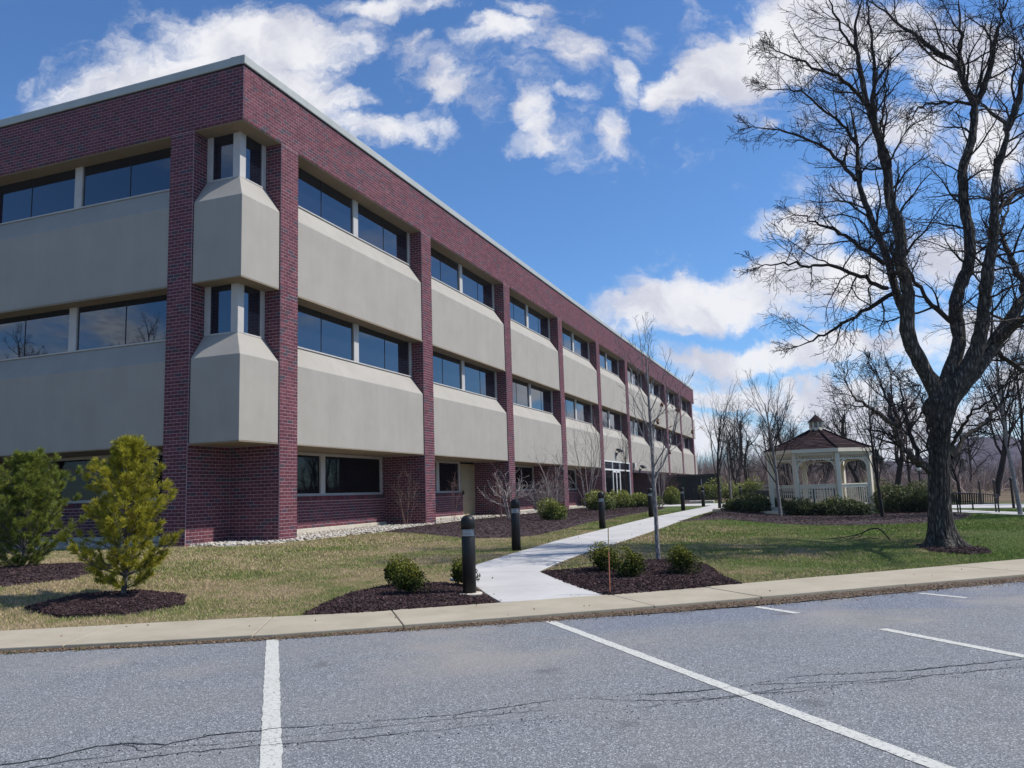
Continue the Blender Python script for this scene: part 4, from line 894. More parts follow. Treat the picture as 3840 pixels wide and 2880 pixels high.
# wooded hill on the horizon to the right, low ridge on the left of it
hx = []
hill = MB(); nu, nv = 160, 24; V = []
for i in range(nu + 1):
    az = math.radians(-45 + 95 * i / nu); dirx, diry = math.sin(az), math.cos(az)
    ad = math.degrees(az)
    prof = 10 + 34 * math.exp(-((ad - 9.2) / 3.1) ** 2) + 22 * math.exp(-((ad - 14) / 3.5) ** 2) + 20 * math.exp(-((ad - 2.0) / 3.2) ** 2) + 9 * math.exp(-((ad - 30) / 10) ** 2) + 1.2 * math.sin(ad * 3.1) + .8 * math.sin(ad * 7.7)
    for j in range(nv + 1):
        t = j / nv; r = 620 + 420 * t; zz = prof * math.sin(min(t, 1) * PI * .5) ** 1.1 * (1 + .02 * random.random())
        V.append((CAM[0] + dirx * r, CAM[1] + diry * r, -3 + zz + (random.random() * 1.6 if j > 2 else 0)))
F = [[i * (nv + 1) + j, (i + 1) * (nv + 1) + j, (i + 1) * (nv + 1) + j + 1, i * (nv + 1) + j + 1] for i in range(nu) for j in range(nv)]
o = hill.add(V, F).build('hill', M_HILL, smooth=True); o['kind'] = 'structure'

# ================================================================== PLANTS
def rotv(d, ang, rng):
    """direction d turned by ang about a random axis at right angles to it"""
    a = rng.normal(size=3); a -= d * (a @ d); a /= np.linalg.norm(a) + 1e-9
    return d * math.cos(ang) + a * math.sin(ang)
def grow(out, p, d, L, r, lvl, prm, rng, tip=None):
    n = prm['n'][lvl]; pts = [np.array(p, float)]; d = np.array(d, float); d /= np.linalg.norm(d); dirs = [d]
    for i in range(n):
        d = d + rng.normal(size=3) * prm['crook'][lvl]; d[2] += prm['up'][lvl]; d /= np.linalg.norm(d); pts.append(pts[-1] + d * L / n); dirs.append(d)
    rads = r * np.linspace(1, prm['taper'][lvl], n + 1) ; rads = np.maximum(rads, prm['rmin'])
    out.setdefault((lvl, n + 1), []).append((np.array(pts), rads))
    if lvl + 1 >= len(prm['n']): return
    nc = prm['kids'][lvl]; nc = int(nc * (L / prm['ref'][lvl]) + rng.random()) if prm.get('ref') else nc
    for j in range(max(1, nc)):
        t = prm['t0'][lvl] + (1 - prm['t0'][lvl]) * (j + rng.random() * .8) / max(1, nc); t = min(t, .99); k = t * n; i = int(k); q = pts[i] + (pts[i + 1] - pts[i]) * (k - i)
        cd = rotv(dirs[i], prm['ang'][lvl] * (0.75 + .5 * rng.random()), rng)
        grow(out, q, cd, L * prm['ratio'][lvl] * (1 - .45 * t) * (0.7 + .6 * rng.random()), rads[i] * prm['rr'][lvl], lvl + 1, prm, rng)
def emit(out, levels, mb, sides):
    for (lvl, n), lst in out.items():
        if lvl in levels:
            P_ = np.array([a for a, b in lst]); R_ = np.array([b for a, b in lst]); mb.tubes(P_, R_, sides[min(lvl, len(sides) - 1)], RNG.random(len(lst)))
    return mb
TREE = dict(n=[7, 6, 5, 4, 3], crook=[.07, .13, .18, .22, .25], up=[.03, .10, .08, .05, .03], taper=[.45, .35, .35, .4, .5], rmin=.004, kids=[7, 6, 6, 5, 0], t0=[.3, .25, .15, .12, 0], ang=[.62, .62, .7, .7, 0], ratio=[.62, .62, .52, .45, 0], rr=[.5, .5, .5, .55, 0])
def bare_tree(seed, H, r, prm, sides=(8, 5, 4, 3, 3), trunk_levels=(0, 1), lean=(0, 0)):
    rng = np.random.default_rng(seed); out = {}
    grow(out, (0, 0, -.15), (lean[0], lean[1], 1), H * .62, r, 0, prm, rng)
    t = emit(out, trunk_levels, MB(), sides); c = emit(out, [l for l in range(6) if l not in trunk_levels], MB(), sides); return t, c
def tree_obj(name, seed, H, r, prm, m1, m2, loc, rz, label, cat='tree', group=None, trunk_levels=(0, 1), lean=(0, 0)):
    t, c = bare_tree(seed, H, r, prm, trunk_levels=trunk_levels, lean=lean); e_ = empty(name, loc, rz); tag(e_, label, cat, group)
    t.build('trunk', m1, e_, smooth=True); c.build('crown', m2, e_); return e_
def dup(o, loc, rz, sc, label):
    c = copy_tree(o); c.location = loc; c.rotation_euler = (0, 0, rz); c.scale = (sc, sc, sc) if not isinstance(sc, tuple) else sc; c['label'] = label; return c

# ---- the big locust on the lawn: limbs as traced, twigs grown from them
LIMBS = {'trunk': [[17.25, 2.29, -0.28], [17.23, 2.28, 0.07], [17.24, 2.29, 0.6], [17.32, 2.32, 1.48], [17.42, 2.35, 2.25], [17.49, 2.38, 2.74], [17.55, 2.4, 3.1]], 'A1': ([[17.46, 2.37, 3.07], [17.33, 2.24, 3.41], [17.07, 2.07, 3.93], [16.89, 1.93, 4.5], [16.96, 1.88, 5.06], [17.01, 1.82, 5.48], [16.88, 1.7, 6.05], [16.97, 1.66, 6.91], [16.79, 1.51, 7.33], [16.76, 1.43, 8.14], [16.8, 1.37, 8.17], [16.64, 1.23, 8.92], [16.57, 1.13, 9.31], [16.45, 1.01, 9.67], [16.39, 0.91, 10.39], [16.32, 0.81, 10.9], [16.36, 0.75, 11.59], [16.54, 0.74, 12.03]], 0.17), 'A2': ([[16.91, 1.95, 4.85], [16.79, 2.05, 5.47], [16.72, 2.16, 5.98], [16.62, 2.27, 6.69], [16.46, 2.35, 7.26], [16.37, 2.46, 7.71], [16.21, 2.54, 8.46], [16.3, 2.72, 9.25], [16.29, 2.86, 9.86], [16.23, 2.98, 10.63]], 0.1), 'A3': ([[16.63, 2.49, 6.29], [16.13, 2.62, 6.85], [15.67, 2.77, 7.34], [15.23, 2.92, 7.65], [14.77, 3.07, 7.97]], 0.05), 'A4': ([[16.63, 2.38, 5.68], [16.24, 2.0, 5.82], [15.89, 1.64, 5.99], [15.49, 1.26, 6.06], [14.95, 0.83, 6.05], [14.44, 0.4, 6.09], [14.05, 0.03, 5.99]], 0.045), 'A5': ([[16.74, 2.31, 5.53], [16.21, 2.3, 5.26], [15.69, 2.29, 4.98], [15.11, 2.26, 4.64], [14.59, 2.26, 4.48]], 0.045), 'A6': ([[16.81, 1.27, 8.37], [16.77, 1.4, 7.59], [16.86, 1.58, 7.28], [17.02, 1.78, 7.08]], 0.06), 'A7': ([[16.82, 1.38, 8.41], [16.6, 1.09, 8.87], [16.55, 0.85, 9.64], [16.66, 0.68, 10.72], [16.61, 0.45, 11.83]], 0.06), 'A8': ([[16.17, 2.42, 8.42], [15.76, 2.61, 9.28], [15.16, 2.74, 9.83], [14.58, 2.87, 10.2], [13.94, 2.97, 10.45]], 0.04), 'A9': ([[16.31, 2.68, 9.4], [16.12, 3.02, 10.03], [15.59, 3.22, 10.77], [15.03, 3.41, 11.5], [14.4, 3.57, 11.68]], 0.035), 'A10': ([[16.55, 2.24, 10.22], [16.26, 1.68, 10.43], [15.84, 1.07, 10.53], [15.26, 0.4, 10.6], [14.65, -0.29, 10.68]], 0.04), 'A11': ([[16.41, 1.98, 11.5], [16.17, 1.67, 11.68], [15.98, 1.39, 12.21], [15.84, 1.12, 12.57]], 0.03), 'B1': ([[17.55, 2.4, 3.12], [17.7, 2.52, 3.5], [18.01, 2.7, 4.08], [18.06, 2.79, 4.53], [18.06, 2.85, 5.05], [18.12, 2.94, 5.51], [18.43, 3.12, 6.0], [18.58, 3.24, 6.53], [18.6, 3.31, 7.17], [18.55, 3.35, 7.66], [18.62, 3.45, 8.63], [18.9, 3.61, 9.29], [19.13, 3.76, 10.28], [18.89, 3.74, 11.02], [18.89, 3.8, 11.52], [18.63, 3.77, 11.73], [18.3, 3.71, 11.98], [17.97, 3.65, 12.43], [17.55, 3.56, 12.76], [17.38, 3.56, 13.15], [16.9, 3.44, 13.55]], 0.16), 'B2': ([[18.03, 2.8, 4.74], [17.55, 2.24, 5.04], [17.14, 1.71, 5.58], [16.88, 1.24, 6.02], [16.7, 0.8, 6.04]], 0.06), 'B3': ([[18.92, 3.88, 11.08], [18.93, 4.06, 11.81], [19.06, 4.29, 12.59], [19.16, 4.5, 13.6]], 0.06), 'B4': ([[19.16, 3.86, 10.42], [19.3, 3.7, 10.71], [19.52, 3.57, 11.25], [19.65, 3.4, 11.79], [19.96, 3.3, 12.67]], 0.08), 'B5': ([[19.16, 3.86, 10.42], [18.72, 3.35, 10.31], [17.89, 2.69, 10.18], [17.62, 2.24, 9.84], [17.36, 1.8, 9.44]], 0.03), 'C1': ([[17.65, 2.44, 3.06], [17.93, 2.41, 3.38], [18.28, 2.41, 3.95], [18.48, 2.35, 4.55], [18.58, 2.25, 5.24], [18.71, 2.17, 5.93], [18.9, 2.11, 6.75], [18.89, 1.97, 7.15], [19.0, 1.88, 7.97], [19.24, 1.83, 8.49], [19.3, 1.72, 9.02], [18.97, 1.47, 9.09], [18.69, 1.23, 9.36]], 0.18), 'C2': ([[19.26, 1.76, 8.81], [19.47, 1.73, 9.23], [19.68, 1.7, 9.96], [19.68, 1.6, 10.65]], 0.08), 'C3': ([[18.89, 2.05, 7.0], [19.27, 2.65, 7.46], [19.79, 3.31, 7.91], [20.41, 4.01, 8.68]], 0.07), 'D1': ([[17.8, 2.6, 3.13], [18.27, 2.9, 3.59], [18.76, 3.21, 4.15], [19.24, 3.51, 4.84], [19.72, 3.81, 5.45], [20.29, 4.14, 6.01], [20.84, 4.47, 6.87], [21.3, 4.77, 8.01]], 0.2), 'D2': ([[18.89, 3.12, 4.33], [19.3, 2.49, 4.69], [19.64, 1.83, 4.75], [19.97, 1.17, 5.1]], 0.12), 'D3': ([[18.81, 3.19, 4.14], [19.22, 3.78, 3.89], [19.6, 4.35, 3.69], [20.23, 5.01, 3.6]], 0.06), 'D4': ([[19.73, 3.86, 5.46], [19.66, 4.15, 6.22], [19.53, 4.42, 6.79], [19.57, 4.76, 7.46], [19.93, 5.22, 8.25]], 0.08), 'F1': ([[17.13, 2.24, 1.37], [16.94, 1.96, 1.56], [16.64, 1.63, 1.77], [16.46, 1.35, 2.15], [16.37, 1.11, 2.45], [16.08, 0.78, 2.67], [15.74, 0.44, 2.87], [15.57, 0.17, 3.02]], 0.085), 'F2': ([[16.94, 2.28, 1.61], [16.95, 2.43, 1.78], [16.83, 2.54, 2.15], [16.82, 2.68, 2.54], [16.74, 2.8, 2.89], [16.76, 2.96, 3.43]], 0.055), 'F3': ([[16.41, 1.44, 2.41], [16.35, 1.53, 2.8], [16.3, 1.62, 3.08], [16.21, 1.69, 3.55]], 0.035), 'G1': ([[17.58, 2.41, 1.69], [17.81, 2.68, 1.88], [17.99, 2.93, 2.17], [18.2, 3.2, 2.33], [18.5, 3.49, 2.42], [18.73, 3.76, 2.68], [19.04, 4.06, 3.03], [19.47, 4.4, 3.5]], 0.06), 'G2': ([[17.61, 2.42, 1.95], [17.82, 2.18, 2.29], [17.95, 1.91, 2.56], [18.22, 1.69, 2.78], [18.49, 1.47, 2.98]], 0.035), 'H1': ([[17.11, 1.92, 1.59], [17.1, 1.86, 2.06], [17.13, 1.82, 2.52], [17.07, 1.74, 2.84], [17.06, 1.69, 3.26]], 0.03)}
big = empty('locust_tree', (0, 0, 0)); tag(big, 'large bare locust tree with a thick furrowed trunk and dark wide-spreading limbs on the lawn', 'tree')
rng = np.random.default_rng(42)
def resample(pts, n):
    p = np.array(pts, float); s = np.concatenate([[0], np.cumsum(np.linalg.norm(np.diff(p, axis=0), axis=1))]); t = np.linspace(0, s[-1], n)
    # Catmull-like smoothing by interpolation and relaxation
    q = np.stack([np.interp(t, s, p[:, k]) for k in range(3)], -1)
    for _ in range(2): q[1:-1] = q[1:-1] * .5 + (q[:-2] + q[2:]) * .25
    return q, s[-1]
TB = LIMBS['trunk']; tp_, tl_ = resample([(TB[0][0], TB[0][1], -.45)] + TB, 60)
ns = 96; a = np.arange(ns) * 2 * PI / ns; V = []
for i, c in enumerate(tp_):
    z = c[2]; hgt = z + .28; base = .238 - .03 * min(max(hgt, 0), 2.5) / 2.5; flare = .26 * math.exp(-max(hgt, 0) / .20) + .05 * math.exp(-max(hgt, 0) / .8); top = .22 * ss((hgt - 2.4) / 1.3)
    rr = base + top * np.abs(np.cos(a - .35)) ** 1.2 * .8 + top * .25 + flare * (.75 + .45 * np.cos(5 * a + 1.0) * math.exp(-max(hgt, 0) / .7))
    u_ = i / (len(tp_) - 1); rr = rr * (math.sqrt(max(0.0, 1 - ((u_ - .955) / .045) ** 2)) * .97 + .03 if u_ > .955 else 1.0)
    # long bark plates: deep vertical furrows
    ph = 3.2 * vnoise(a * 3 + 7, np.full(ns, z * .5 + 9), 1.0, 5)
    fur = np.abs(np.sin(a * 8.5 + ph + .9 * math.sin(z * 1.7))) ; rr = rr - .034 * (1 - fur) ** 2.5 + .012 * (vnoise(a * 6 + 11, np.full(ns, z * 3 + 20), 1.6, 8) - .5)
    if 2.75 < hgt < 3.3: rr = rr + .10 * np.exp(-((a - 3.3) ** 2) / .12) * math.exp(-((hgt - 3.02) / .14) ** 2)     # burl on the left side
    V.append(np.stack([c[0] + rr * np.cos(a), c[1] + rr * np.sin(a), np.full(ns, z)], -1))
V = np.concatenate(V); m_ = len(tp_); I, J = np.meshgrid(np.arange(m_ - 1), np.arange(ns), indexing='ij'); J2 = (J + 1) % ns
F = np.stack([I * ns + J, I * ns + J2, (I + 1) * ns + J2, (I + 1) * ns + J], -1).reshape(-1, 4)
MB().add(V, F).build('trunk', M_BARK, big, smooth=True)
lm = MB(); out = {}
TW = dict(n=[9, 7, 5], crook=[.16, .19, .22], up=[.03, .015, .0], taper=[.30, .35, .5], rmin=.0045, kids=[8, 4, 0], t0=[.10, .12, 0], ang=[.60, .68, 0], ratio=[.62, .5, 0], rr=[.5, .6, 0])
sub = MB()
order_ = [k for k in LIMBS if k != 'trunk']
for k in order_:
    pts, r0 = LIMBS[k]
    if k in ('A1', 'B1', 'C1', 'D1'): pts = [(17.40, 2.34, 2.35), (17.46 + .25 * (pts[0][0] - 17.46), 2.36, 2.8)] + list(pts)
    q, Lg = resample(pts, max(10, int(len(pts) * 3.2))); n = len(q); r0 = r0 * .92
    q[1:-1] += rng.normal(0, .010, (n - 2, 3)) * (1 + 1.5 * (r0 < .08))
    frac = np.linspace(0, 1, n); rad = r0 * (1 - frac) ** .75 + .012 + .02 * (r0 > .12) * (1 - frac); rad *= 1 + .05 * rng.normal(size=n); rad = np.maximum(rad, .010)
    (lm if r0 > .07 else sub).tube(q, rad, 12 if r0 > .07 else 6)
    # side branches
    step = .25 if r0 < .08 else .31; s = .30; start = .30 if r0 > .12 else .12
    s = Lg * start if r0 > .12 else Lg * .12
    while s < Lg:
        f_ = s / Lg * (n - 1); i = min(int(f_), n - 2); b0 = q[i] + (q[i + 1] - q[i]) * (f_ - i); d = q[i + 1] - q[i]; d /= np.linalg.norm(d)
        cd = rotv(d, .7 + .5 * rng.random(), rng); cd[2] += .12 * (rng.random() - .2); 
        Lb = (0.75 + 1.3 * rng.random()) * (1.0 if r0 > .05 else .8) * (1.15 - .45 * s / Lg)
        if b0[2] < 3.2: Lb *= .6
        grow(out, b0, cd, Lb, min(rad[i] * .45, .028), 0, TW, rng); s += step * (0.6 + .8 * rng.random())
    # end of the limb splits into finer branches
    for _ in range(3):
        grow(out, q[-1], rotv(d, .3, rng), .8 * (1 if r0 > .05 else .7), max(rad[-1] * .8, .01), 0, TW, rng)
lm.build('limbs', M_BARK, big, smooth=True); sub.build('branches', M_TWIG, big, smooth=True)
tw = emit(out, (0, 1, 2), MB(), (4, 3, 3)); tw.build('twigs', M_TWIG, big); print('big twigs', tw.n)

# ---- tall dark trees (one at the right edge behind, others far away)
DT = dict(TREE, kids=[9, 7, 6, 5, 0], t0=[.25, .2, .15, .12, 0], rmin=.006)
tA = tree_obj('bare_tree', 3, 15, .26, DT, M_TWIG, M_TWIG, (24.2, 17.0, -.2), 1.0, 'tall bare tree at the right edge of the photo, behind the big locust', group='tall bare trees')
tB = tree_obj('bare_tree', 8, 13, .22, DT, M_TWIG, M_TWIG, (4.2, 97.0, -.2), 0.0, 'tall bare tree whose upper twigs rise just past the far end of the roofline', group='tall bare trees')
tC = tree_obj('bare_tree', 15, 11, .19, dict(DT, up=[.0, .06, .04, .02, .0], crook=[.12, .18, .2, .22, .25]), M_TWIG, M_TWIG, (17.6, 46.0, -.2), 0.0, 'broad bare tree with a dark leaning trunk directly behind the gazebo roof', group='tall bare trees')
spots = [(tB, (8.6, 90, -.2), 1.3, 1.15, 'bare tree second from the far building corner, crown wide and even'),
 (tC, (10.9, 82, -.2), 2.1, 1.15, 'crooked bare tree behind the rail fence, left of the gazebo by two crowns'),
 (tB, (3.4, 103, -.2), 3.1, 1.4, 'tallest bare tree hard against the far building corner'),
 (tC, (13.3, 80, -.2), 4.2, 1.05, 'low-branching bare tree over the rail fence just left of the gazebo'),
 (tC, (7.2, 80, -.2), 5.5, 1.05, 'bare tree with forked trunk rising behind the row of bollard lights'),
 (tA, (9.5, 112, -.2), .4, .95, 'pale distant bare tree between the two crowns left of the gazebo'),
 (tC, (20.0, 50, -.2), 2.4, 1.25, 'spreading bare tree to the right of the gazebo, with a dark ivy-thickened trunk'),
 (tB, (24.5, 64, -.2), 4.0, .7, 'bare tree between the gazebo and the big locust, far back'),
 (tC, (23.3, 42.8, -.2), 1.1, .62, 'small wide-arching bare tree behind the park benches'),
 (tA, (36, 52, -.2), 2.2, .6, 'bare tree at the far right beyond the dark posts'),
 (tC, (15.0, 72, -.2), 3.3, .95, 'bare tree seen through the gazebo openings'),
 (tA, (31.0, 30.0, -.2), 3.9, .8, 'tall bare tree rising behind the right-hand limbs of the locust'),
 (tB, (29.0, 76, -.2), .9, .75, 'bare tree behind the locust trunk, half hidden by it')]
for src, loc, rz, sc, lab in spots: dup(src, loc, rz, sc, lab)
# trees across the lot and along the street that the windows mirror
for i, (x, y, rz, sc) in enumerate([(34, 20, .3, .9), (42, 34, 1.9, 1.0), (47, 50, 4.1, 1.1), (-27, -20, .8, 1.1), (-33, -27, 2.9, 1.2), (-22, -27, 4.4, 1.1), (-41, -24, 1.6, 1.2), (27, 52, 2.0, 1.1)]):
    dup((tA, tB, tC)[i % 3], (x, y, -.4), rz, sc, ['bare tree right of the frame beyond the benches', 'bare tree right of the frame beyond the dark posts', 'far bare tree right of the frame, nearest the hill', 'bare tree behind the camera facing the short facade', 'second bare tree behind the camera, further left', 'leftmost bare tree behind the camera', 'rightmost bare tree behind the camera', 'tall bare tree far behind the benches, right of the hill top'][i])

# ---- young planted trees
YT = dict(n=[8, 6, 5, 4], crook=[.03, .07, .12, .16], up=[.02, .13, .10, .05], taper=[.3, .3, .35, .5], rmin=.003, kids=[12, 6, 4, 0], t0=[.32, .25, .2, 0], ang=[.62, .5, .6, 0], ratio=[.5, .5, .5, 0], rr=[.42, .5, .6, 0])
SAPV = None
def young(name, seed, H, r, loc, rz, label, prm=YT, m1=M_BARKY, m2=M_TWIG, lean=(0, 0), group='young planted trees'):
    rng = np.random.default_rng(seed); out = {}; grow(out, (0, 0, -.1), (lean[0], lean[1], 1), H, r, 0, prm, rng)
    global SAPV; SAPV = np.concatenate([np.concatenate([a for a, b in v]) for k, v in out.items() if k[0] >= 2])
    e_ = empty(name, loc, rz); tag(e_, label, 'tree', group); emit(out, (0,), MB(), (9,)).build('trunk', m1, e_, smooth=True); emit(out, (1, 2, 3), MB(), (5, 5, 4, 3)).build('branches', m2, e_); return e_
sap = young('sapling', 21, 4.1, .048, (11.76, -2.15, -.18), 0, 'slender grey-barked sapling in the mulch triangle beside the walkway', dict(YT, kids=[17, 5, 3, 0], rr=[.42, .5, .6, 0], t0=[.36, .25, .2, 0], ang=[.78, .5, .6, 0], ratio=[.42, .48, .5, 0], crook=[.018, .09, .14, .18]), M_BARKY, M_BARKY, lean=(-.03, .0))
lv_ = MB(); rr_ = np.random.default_rng(3)
SV = SAPV[(SAPV[:, 2] > 1.9) & (SAPV[:, 2] < 3.1) & (SAPV[:, 0] > .15)]
for (lx, ly, lz) in SV[rr_.integers(0, len(SV), 12)]:
    R = randrot(1); lv_.boxes([(lx, ly, lz - .02)], [(.045, .026, .003)], rr_.random(), R)
lv_.build('leaves', M_DRYLEAF, sap)
VT = dict(YT, ang=[.42, .4, .5, 0], t0=[.28, .2, .2, 0], kids=[16, 6, 4, 0], ratio=[.62, .5, .5, 0], up=[.02, .10, .08, .04])
y1 = young('vase_tree', 31, 4.7, .075, (13.24, 15.6, -.1), 0, 'vase-shaped young bare tree in the mulch in front of the gazebo', VT, M_BARKY, M_TWIG)
young('young_tree', 33, 4.9, .085, (9.95, 24.3, .05), 1, 'dark-stemmed young tree beside the walkway, left of the gazebo, nearest the path edge', VT, M_TWIG, M_TWIG, lean=(-.05, 0))
young('young_tree', 34, 4.0, .065, (10.25, 26.9, .05), 2, 'thin young tree with a pale orange-lit stem right of the path', VT, M_BARKY, M_TWIG, lean=(.02, 0))
young('young_tree', 35, 4.4, .07, (16.8, 14.1, -.15), 1.5, 'young tree with dark leaning trunk at the right end of the gazebo hedge', VT, M_TWIG, M_TWIG, lean=(-.08, 0))
young('young_tree', 36, 5.4, .085, (19.3, 31.0, -.15), 2.5, 'reddish vase-shaped young tree behind the hedge, between gazebo and locust', dict(VT, kids=[22, 6, 4, 0]), M_TWIG, M_RUST)
young('young_tree', 37, 7.0, .085, (21.45, 15.9, -.15), .5, 'leaning young tree with grey-pink trunk at the right edge, beside the benches', VT, M_PALE, M_TWIG, lean=(-.10, .02))
young('young_tree', 38, 6.5, .09, (22.7, 20.9, -.15), 4.5, 'slim bare tree at the right edge behind the leaning one', VT, M_TWIG, M_TWIG)

# ---- multi-stemmed bare shrubs in front of the wall
def shrub(name, seed, H, nst, spread, loc, label, m=M_PALE, r=.014, prm=None, group='bare shrubs along the wall'):
    rng = np.random.default_rng(seed); out = {}
    prm = prm or dict(n=[7, 5, 4], crook=[.09, .16, .2], up=[.05, .08, .04], taper=[.35, .4, .5], rmin=.0035, kids=[7, 4, 0], t0=[.35, .2, 0], ang=[.55, .65, 0], ratio=[.42, .5, 0], rr=[.55, .6, 0])
    for i in range(nst):
        a = 2 * PI * (i + rng.random() * .7) / nst; s_ = spread * (0.4 + .8 * rng.random()); grow(out, (.06 * math.cos(a), .06 * math.sin(a), -.05), (s_ * math.cos(a), s_ * math.sin(a), 1), H * (.7 + .35 * rng.random()), r * (.7 + .5 * rng.random()), 0, prm, rng)
    e_ = empty(name, loc); tag(e_, label, 'shrub', group); emit(out, (0,), MB(), (6,)).build('stems', m, e_, smooth=True); emit(out, (1, 2), MB(), (4, 4, 3)).build('twigs', m, e_); return e_
MAG = dict(n=[6, 6, 5, 4], crook=[.08, .16, .2, .22], up=[.03, .10, .06, .03], taper=[.5, .4, .4, .5], rmin=.008, kids=[7, 6, 4, 0], t0=[.35, .25, .2, 0], ang=[.95, .6, .6, 0], ratio=[1.15, .5, .5, 0], rr=[.7, .6, .6, 0])
shrub('bare_shrub', 51, 1.75, 3, .2, (2.7, 13.6, .08), 'spreading pale-twigged shrub behind the second bollard light', M_PALE, .04, MAG)
shrub('bare_shrub', 52, 2.1, 6, .32, (-.55, 10.6, .06), 'thin reddish shrub in the shaded corner left of the first tall pier', M_RUST)
shrub('bare_shrub', 53, 1.9, 3, .12, (.55, 12.6, .1), 'wispy dark shrub in front of the small square window', M_RUST, .011)
shrub('bare_shrub', 54, 2.3, 5, .28, (.75, 17.6, .1), 'thin shrub with forked reddish stems beside the tan door', M_RUST)
shrub('bare_shrub', 55, 3.6, 3, .22, (2.8, 19.6, .1), 'tall thin pale shrub behind the round evergreen bush', M_PALE, .022)
shrub('bare_shrub', 60, 2.6, 5, .24, (2.1, 22.0, .1), 'dense brownish bare shrub close to the third pier', M_RUST, .015)
shrub('bare_shrub', 56, 5.2, 8, .30, (2.4, 26.8, .1), 'tall many-stemmed pale shrub just left of the third bollard light', M_PALE, .026)
shrub('bare_shrub', 57, 5.6, 2, .08, (1.6, 40.2, .1), 'small upright bare tree beside the entrance glass', M_TWIG, .035, dict(n=[8, 6, 5, 4], crook=[.04, .08, .12, .15], up=[.03, .12, .08, .05], taper=[.3, .4, .4, .5], rmin=.005, kids=[14, 5, 4, 0], t0=[.3, .2, .2, 0], ang=[.55, .5, .5, 0], ratio=[.5, .45, .5, 0], rr=[.45, .6, .6, 0]))
shrub('bare_shrub', 58, 4.2, 7, .30, (2.6, 47.5, .1), 'pale many-stemmed shrub right of the entrance pier', M_PALE, .03)
shrub('bare_shrub', 59, 3.6, 6, .3, (2.2, 62.0, .1), 'pale shrub at the foot of a far pier, left of the dark green enclosure', M_PALE, .028)
shrub('bare_shrub', 61, 2.4, 26, .45, (2.0, 57.0, .1), 'dense reddish-purple twiggy shrub behind the sapling trunk', M_RUST, .014)
shrub('bare_shrub', 62, 1.7, 22, .55, (3.9, 14.6, .08), 'tan dried shrub right of the second bollard light', M_PALE, .008, group='bare shrubs along the wall')

# ---- leafy bushes
def leaves(mb, c, rad, n, ls, rng, lump=.22, shell=.55, droop=0.0, zmin=.02, tonek=.35):
    """leaf quads through the volume of a lumpy ellipsoid"""
    d = rng.normal(size=(n, 3)); d /= np.linalg.norm(d, axis=1, keepdims=True); rr = shell + (1 - shell) * rng.random(n) ** .6
    K = rng.normal(size=(9, 3)); K /= np.linalg.norm(K, axis=1, keepdims=True); lf = 1 + lump * (np.maximum(0, d @ K.T - .45).sum(1) * 1.4 - .35)
    p = d * rr[:, None] * lf[:, None] * np.array(rad) + np.array(c); p = p[p[:, 2] > zmin] if zmin is not None else p; n = len(p)
    R = randrot(n); a, b_ = ls
    q = np.array([(-a, 0, 0), (0, -b_, .15 * a), (a, 0, 0), (0, b_, .15 * a)]); V = np.einsum('nij,kj->nki', R, q) * rng.uniform(.7, 1.3, (n, 1, 1)) + p[:, None]
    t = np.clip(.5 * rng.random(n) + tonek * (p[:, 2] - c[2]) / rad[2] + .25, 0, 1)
    return mb.add(V.reshape(-1, 3), np.arange(n * 4).reshape(-1, 4), t)
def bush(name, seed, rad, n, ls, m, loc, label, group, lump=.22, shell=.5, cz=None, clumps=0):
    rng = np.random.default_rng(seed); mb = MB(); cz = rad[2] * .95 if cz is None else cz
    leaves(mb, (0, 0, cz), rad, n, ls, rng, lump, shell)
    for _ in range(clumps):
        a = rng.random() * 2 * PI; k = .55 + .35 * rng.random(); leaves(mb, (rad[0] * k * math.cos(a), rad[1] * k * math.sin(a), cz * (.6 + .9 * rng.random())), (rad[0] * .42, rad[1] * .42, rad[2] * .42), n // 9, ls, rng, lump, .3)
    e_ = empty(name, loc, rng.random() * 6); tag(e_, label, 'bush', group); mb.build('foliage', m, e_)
    out = {}; 
    for i in range(7): grow(out, (0, 0, -.05), (rng.normal() * .5, rng.normal() * .5, 1), rad[2] * 1.3, .008 + .01 * rad[2], 0, dict(n=[4, 3], crook=[.15, .2], up=[.05, .05], taper=[.4, .5], rmin=.003, kids=[4, 0], t0=[.3, 0], ang=[.7, 0], ratio=[.5, 0], rr=[.6, 0]), rng)
    emit(out, (0, 1), MB(), (4, 3)).build('stems', M_TWIG, e_); return e_
G = 'small boxwoods in the mulch by the walkway'
bush('boxwood', 71, (.17, .16, .20), 1700, (.019, .011), M_BOX, (8.30, -6.25, -.22), 'small round boxwood at the back left of the mulch patch, partly behind its neighbour', G, .6, .35, clumps=6)
bush('boxwood', 72, (.17, .16, .21), 1700, (.019, .011), M_BOX, (8.85, -6.90, -.26), 'yellow-tipped small boxwood at the front left of the mulch patch', G, .6, .35, clumps=6)
bush('boxwood', 73, (.16, .16, .18), 1700, (.019, .011), M_BOX, (9.27, -5.78, -.24), 'small dark boxwood half hidden behind the nearest bollard light', G, .6, .35, clumps=6)
bush('boxwood', 74, (.19, .18, .22), 1700, (.019, .011), M_BOX, (11.17, -4.05, -.2), 'small boxwood behind the thin orange stake', G, .6, .35, clumps=6)
bush('boxwood', 75, (.20, .19, .23), 1700, (.019, .011), M_BOX, (11.72, -4.55, -.26), 'rounded small boxwood just right of the orange stake', G, .6, .35, clumps=6)
bush('boxwood', 76, (.19, .18, .22), 1700, (.019, .011), M_BOX, (12.50, -3.95, -.26), 'small boxwood standing alone right of the sapling', G, .6, .35, clumps=6)
G = 'laurel bushes in front of the wall'
bush('laurel_bush', 81, (.38, .38, .36), 2600, (.045, .022), M_LAUREL, (4.9, 12.4, .08), 'round bright green bush alone in the mulch right of the second bollard light', G, .6, .35, clumps=7)
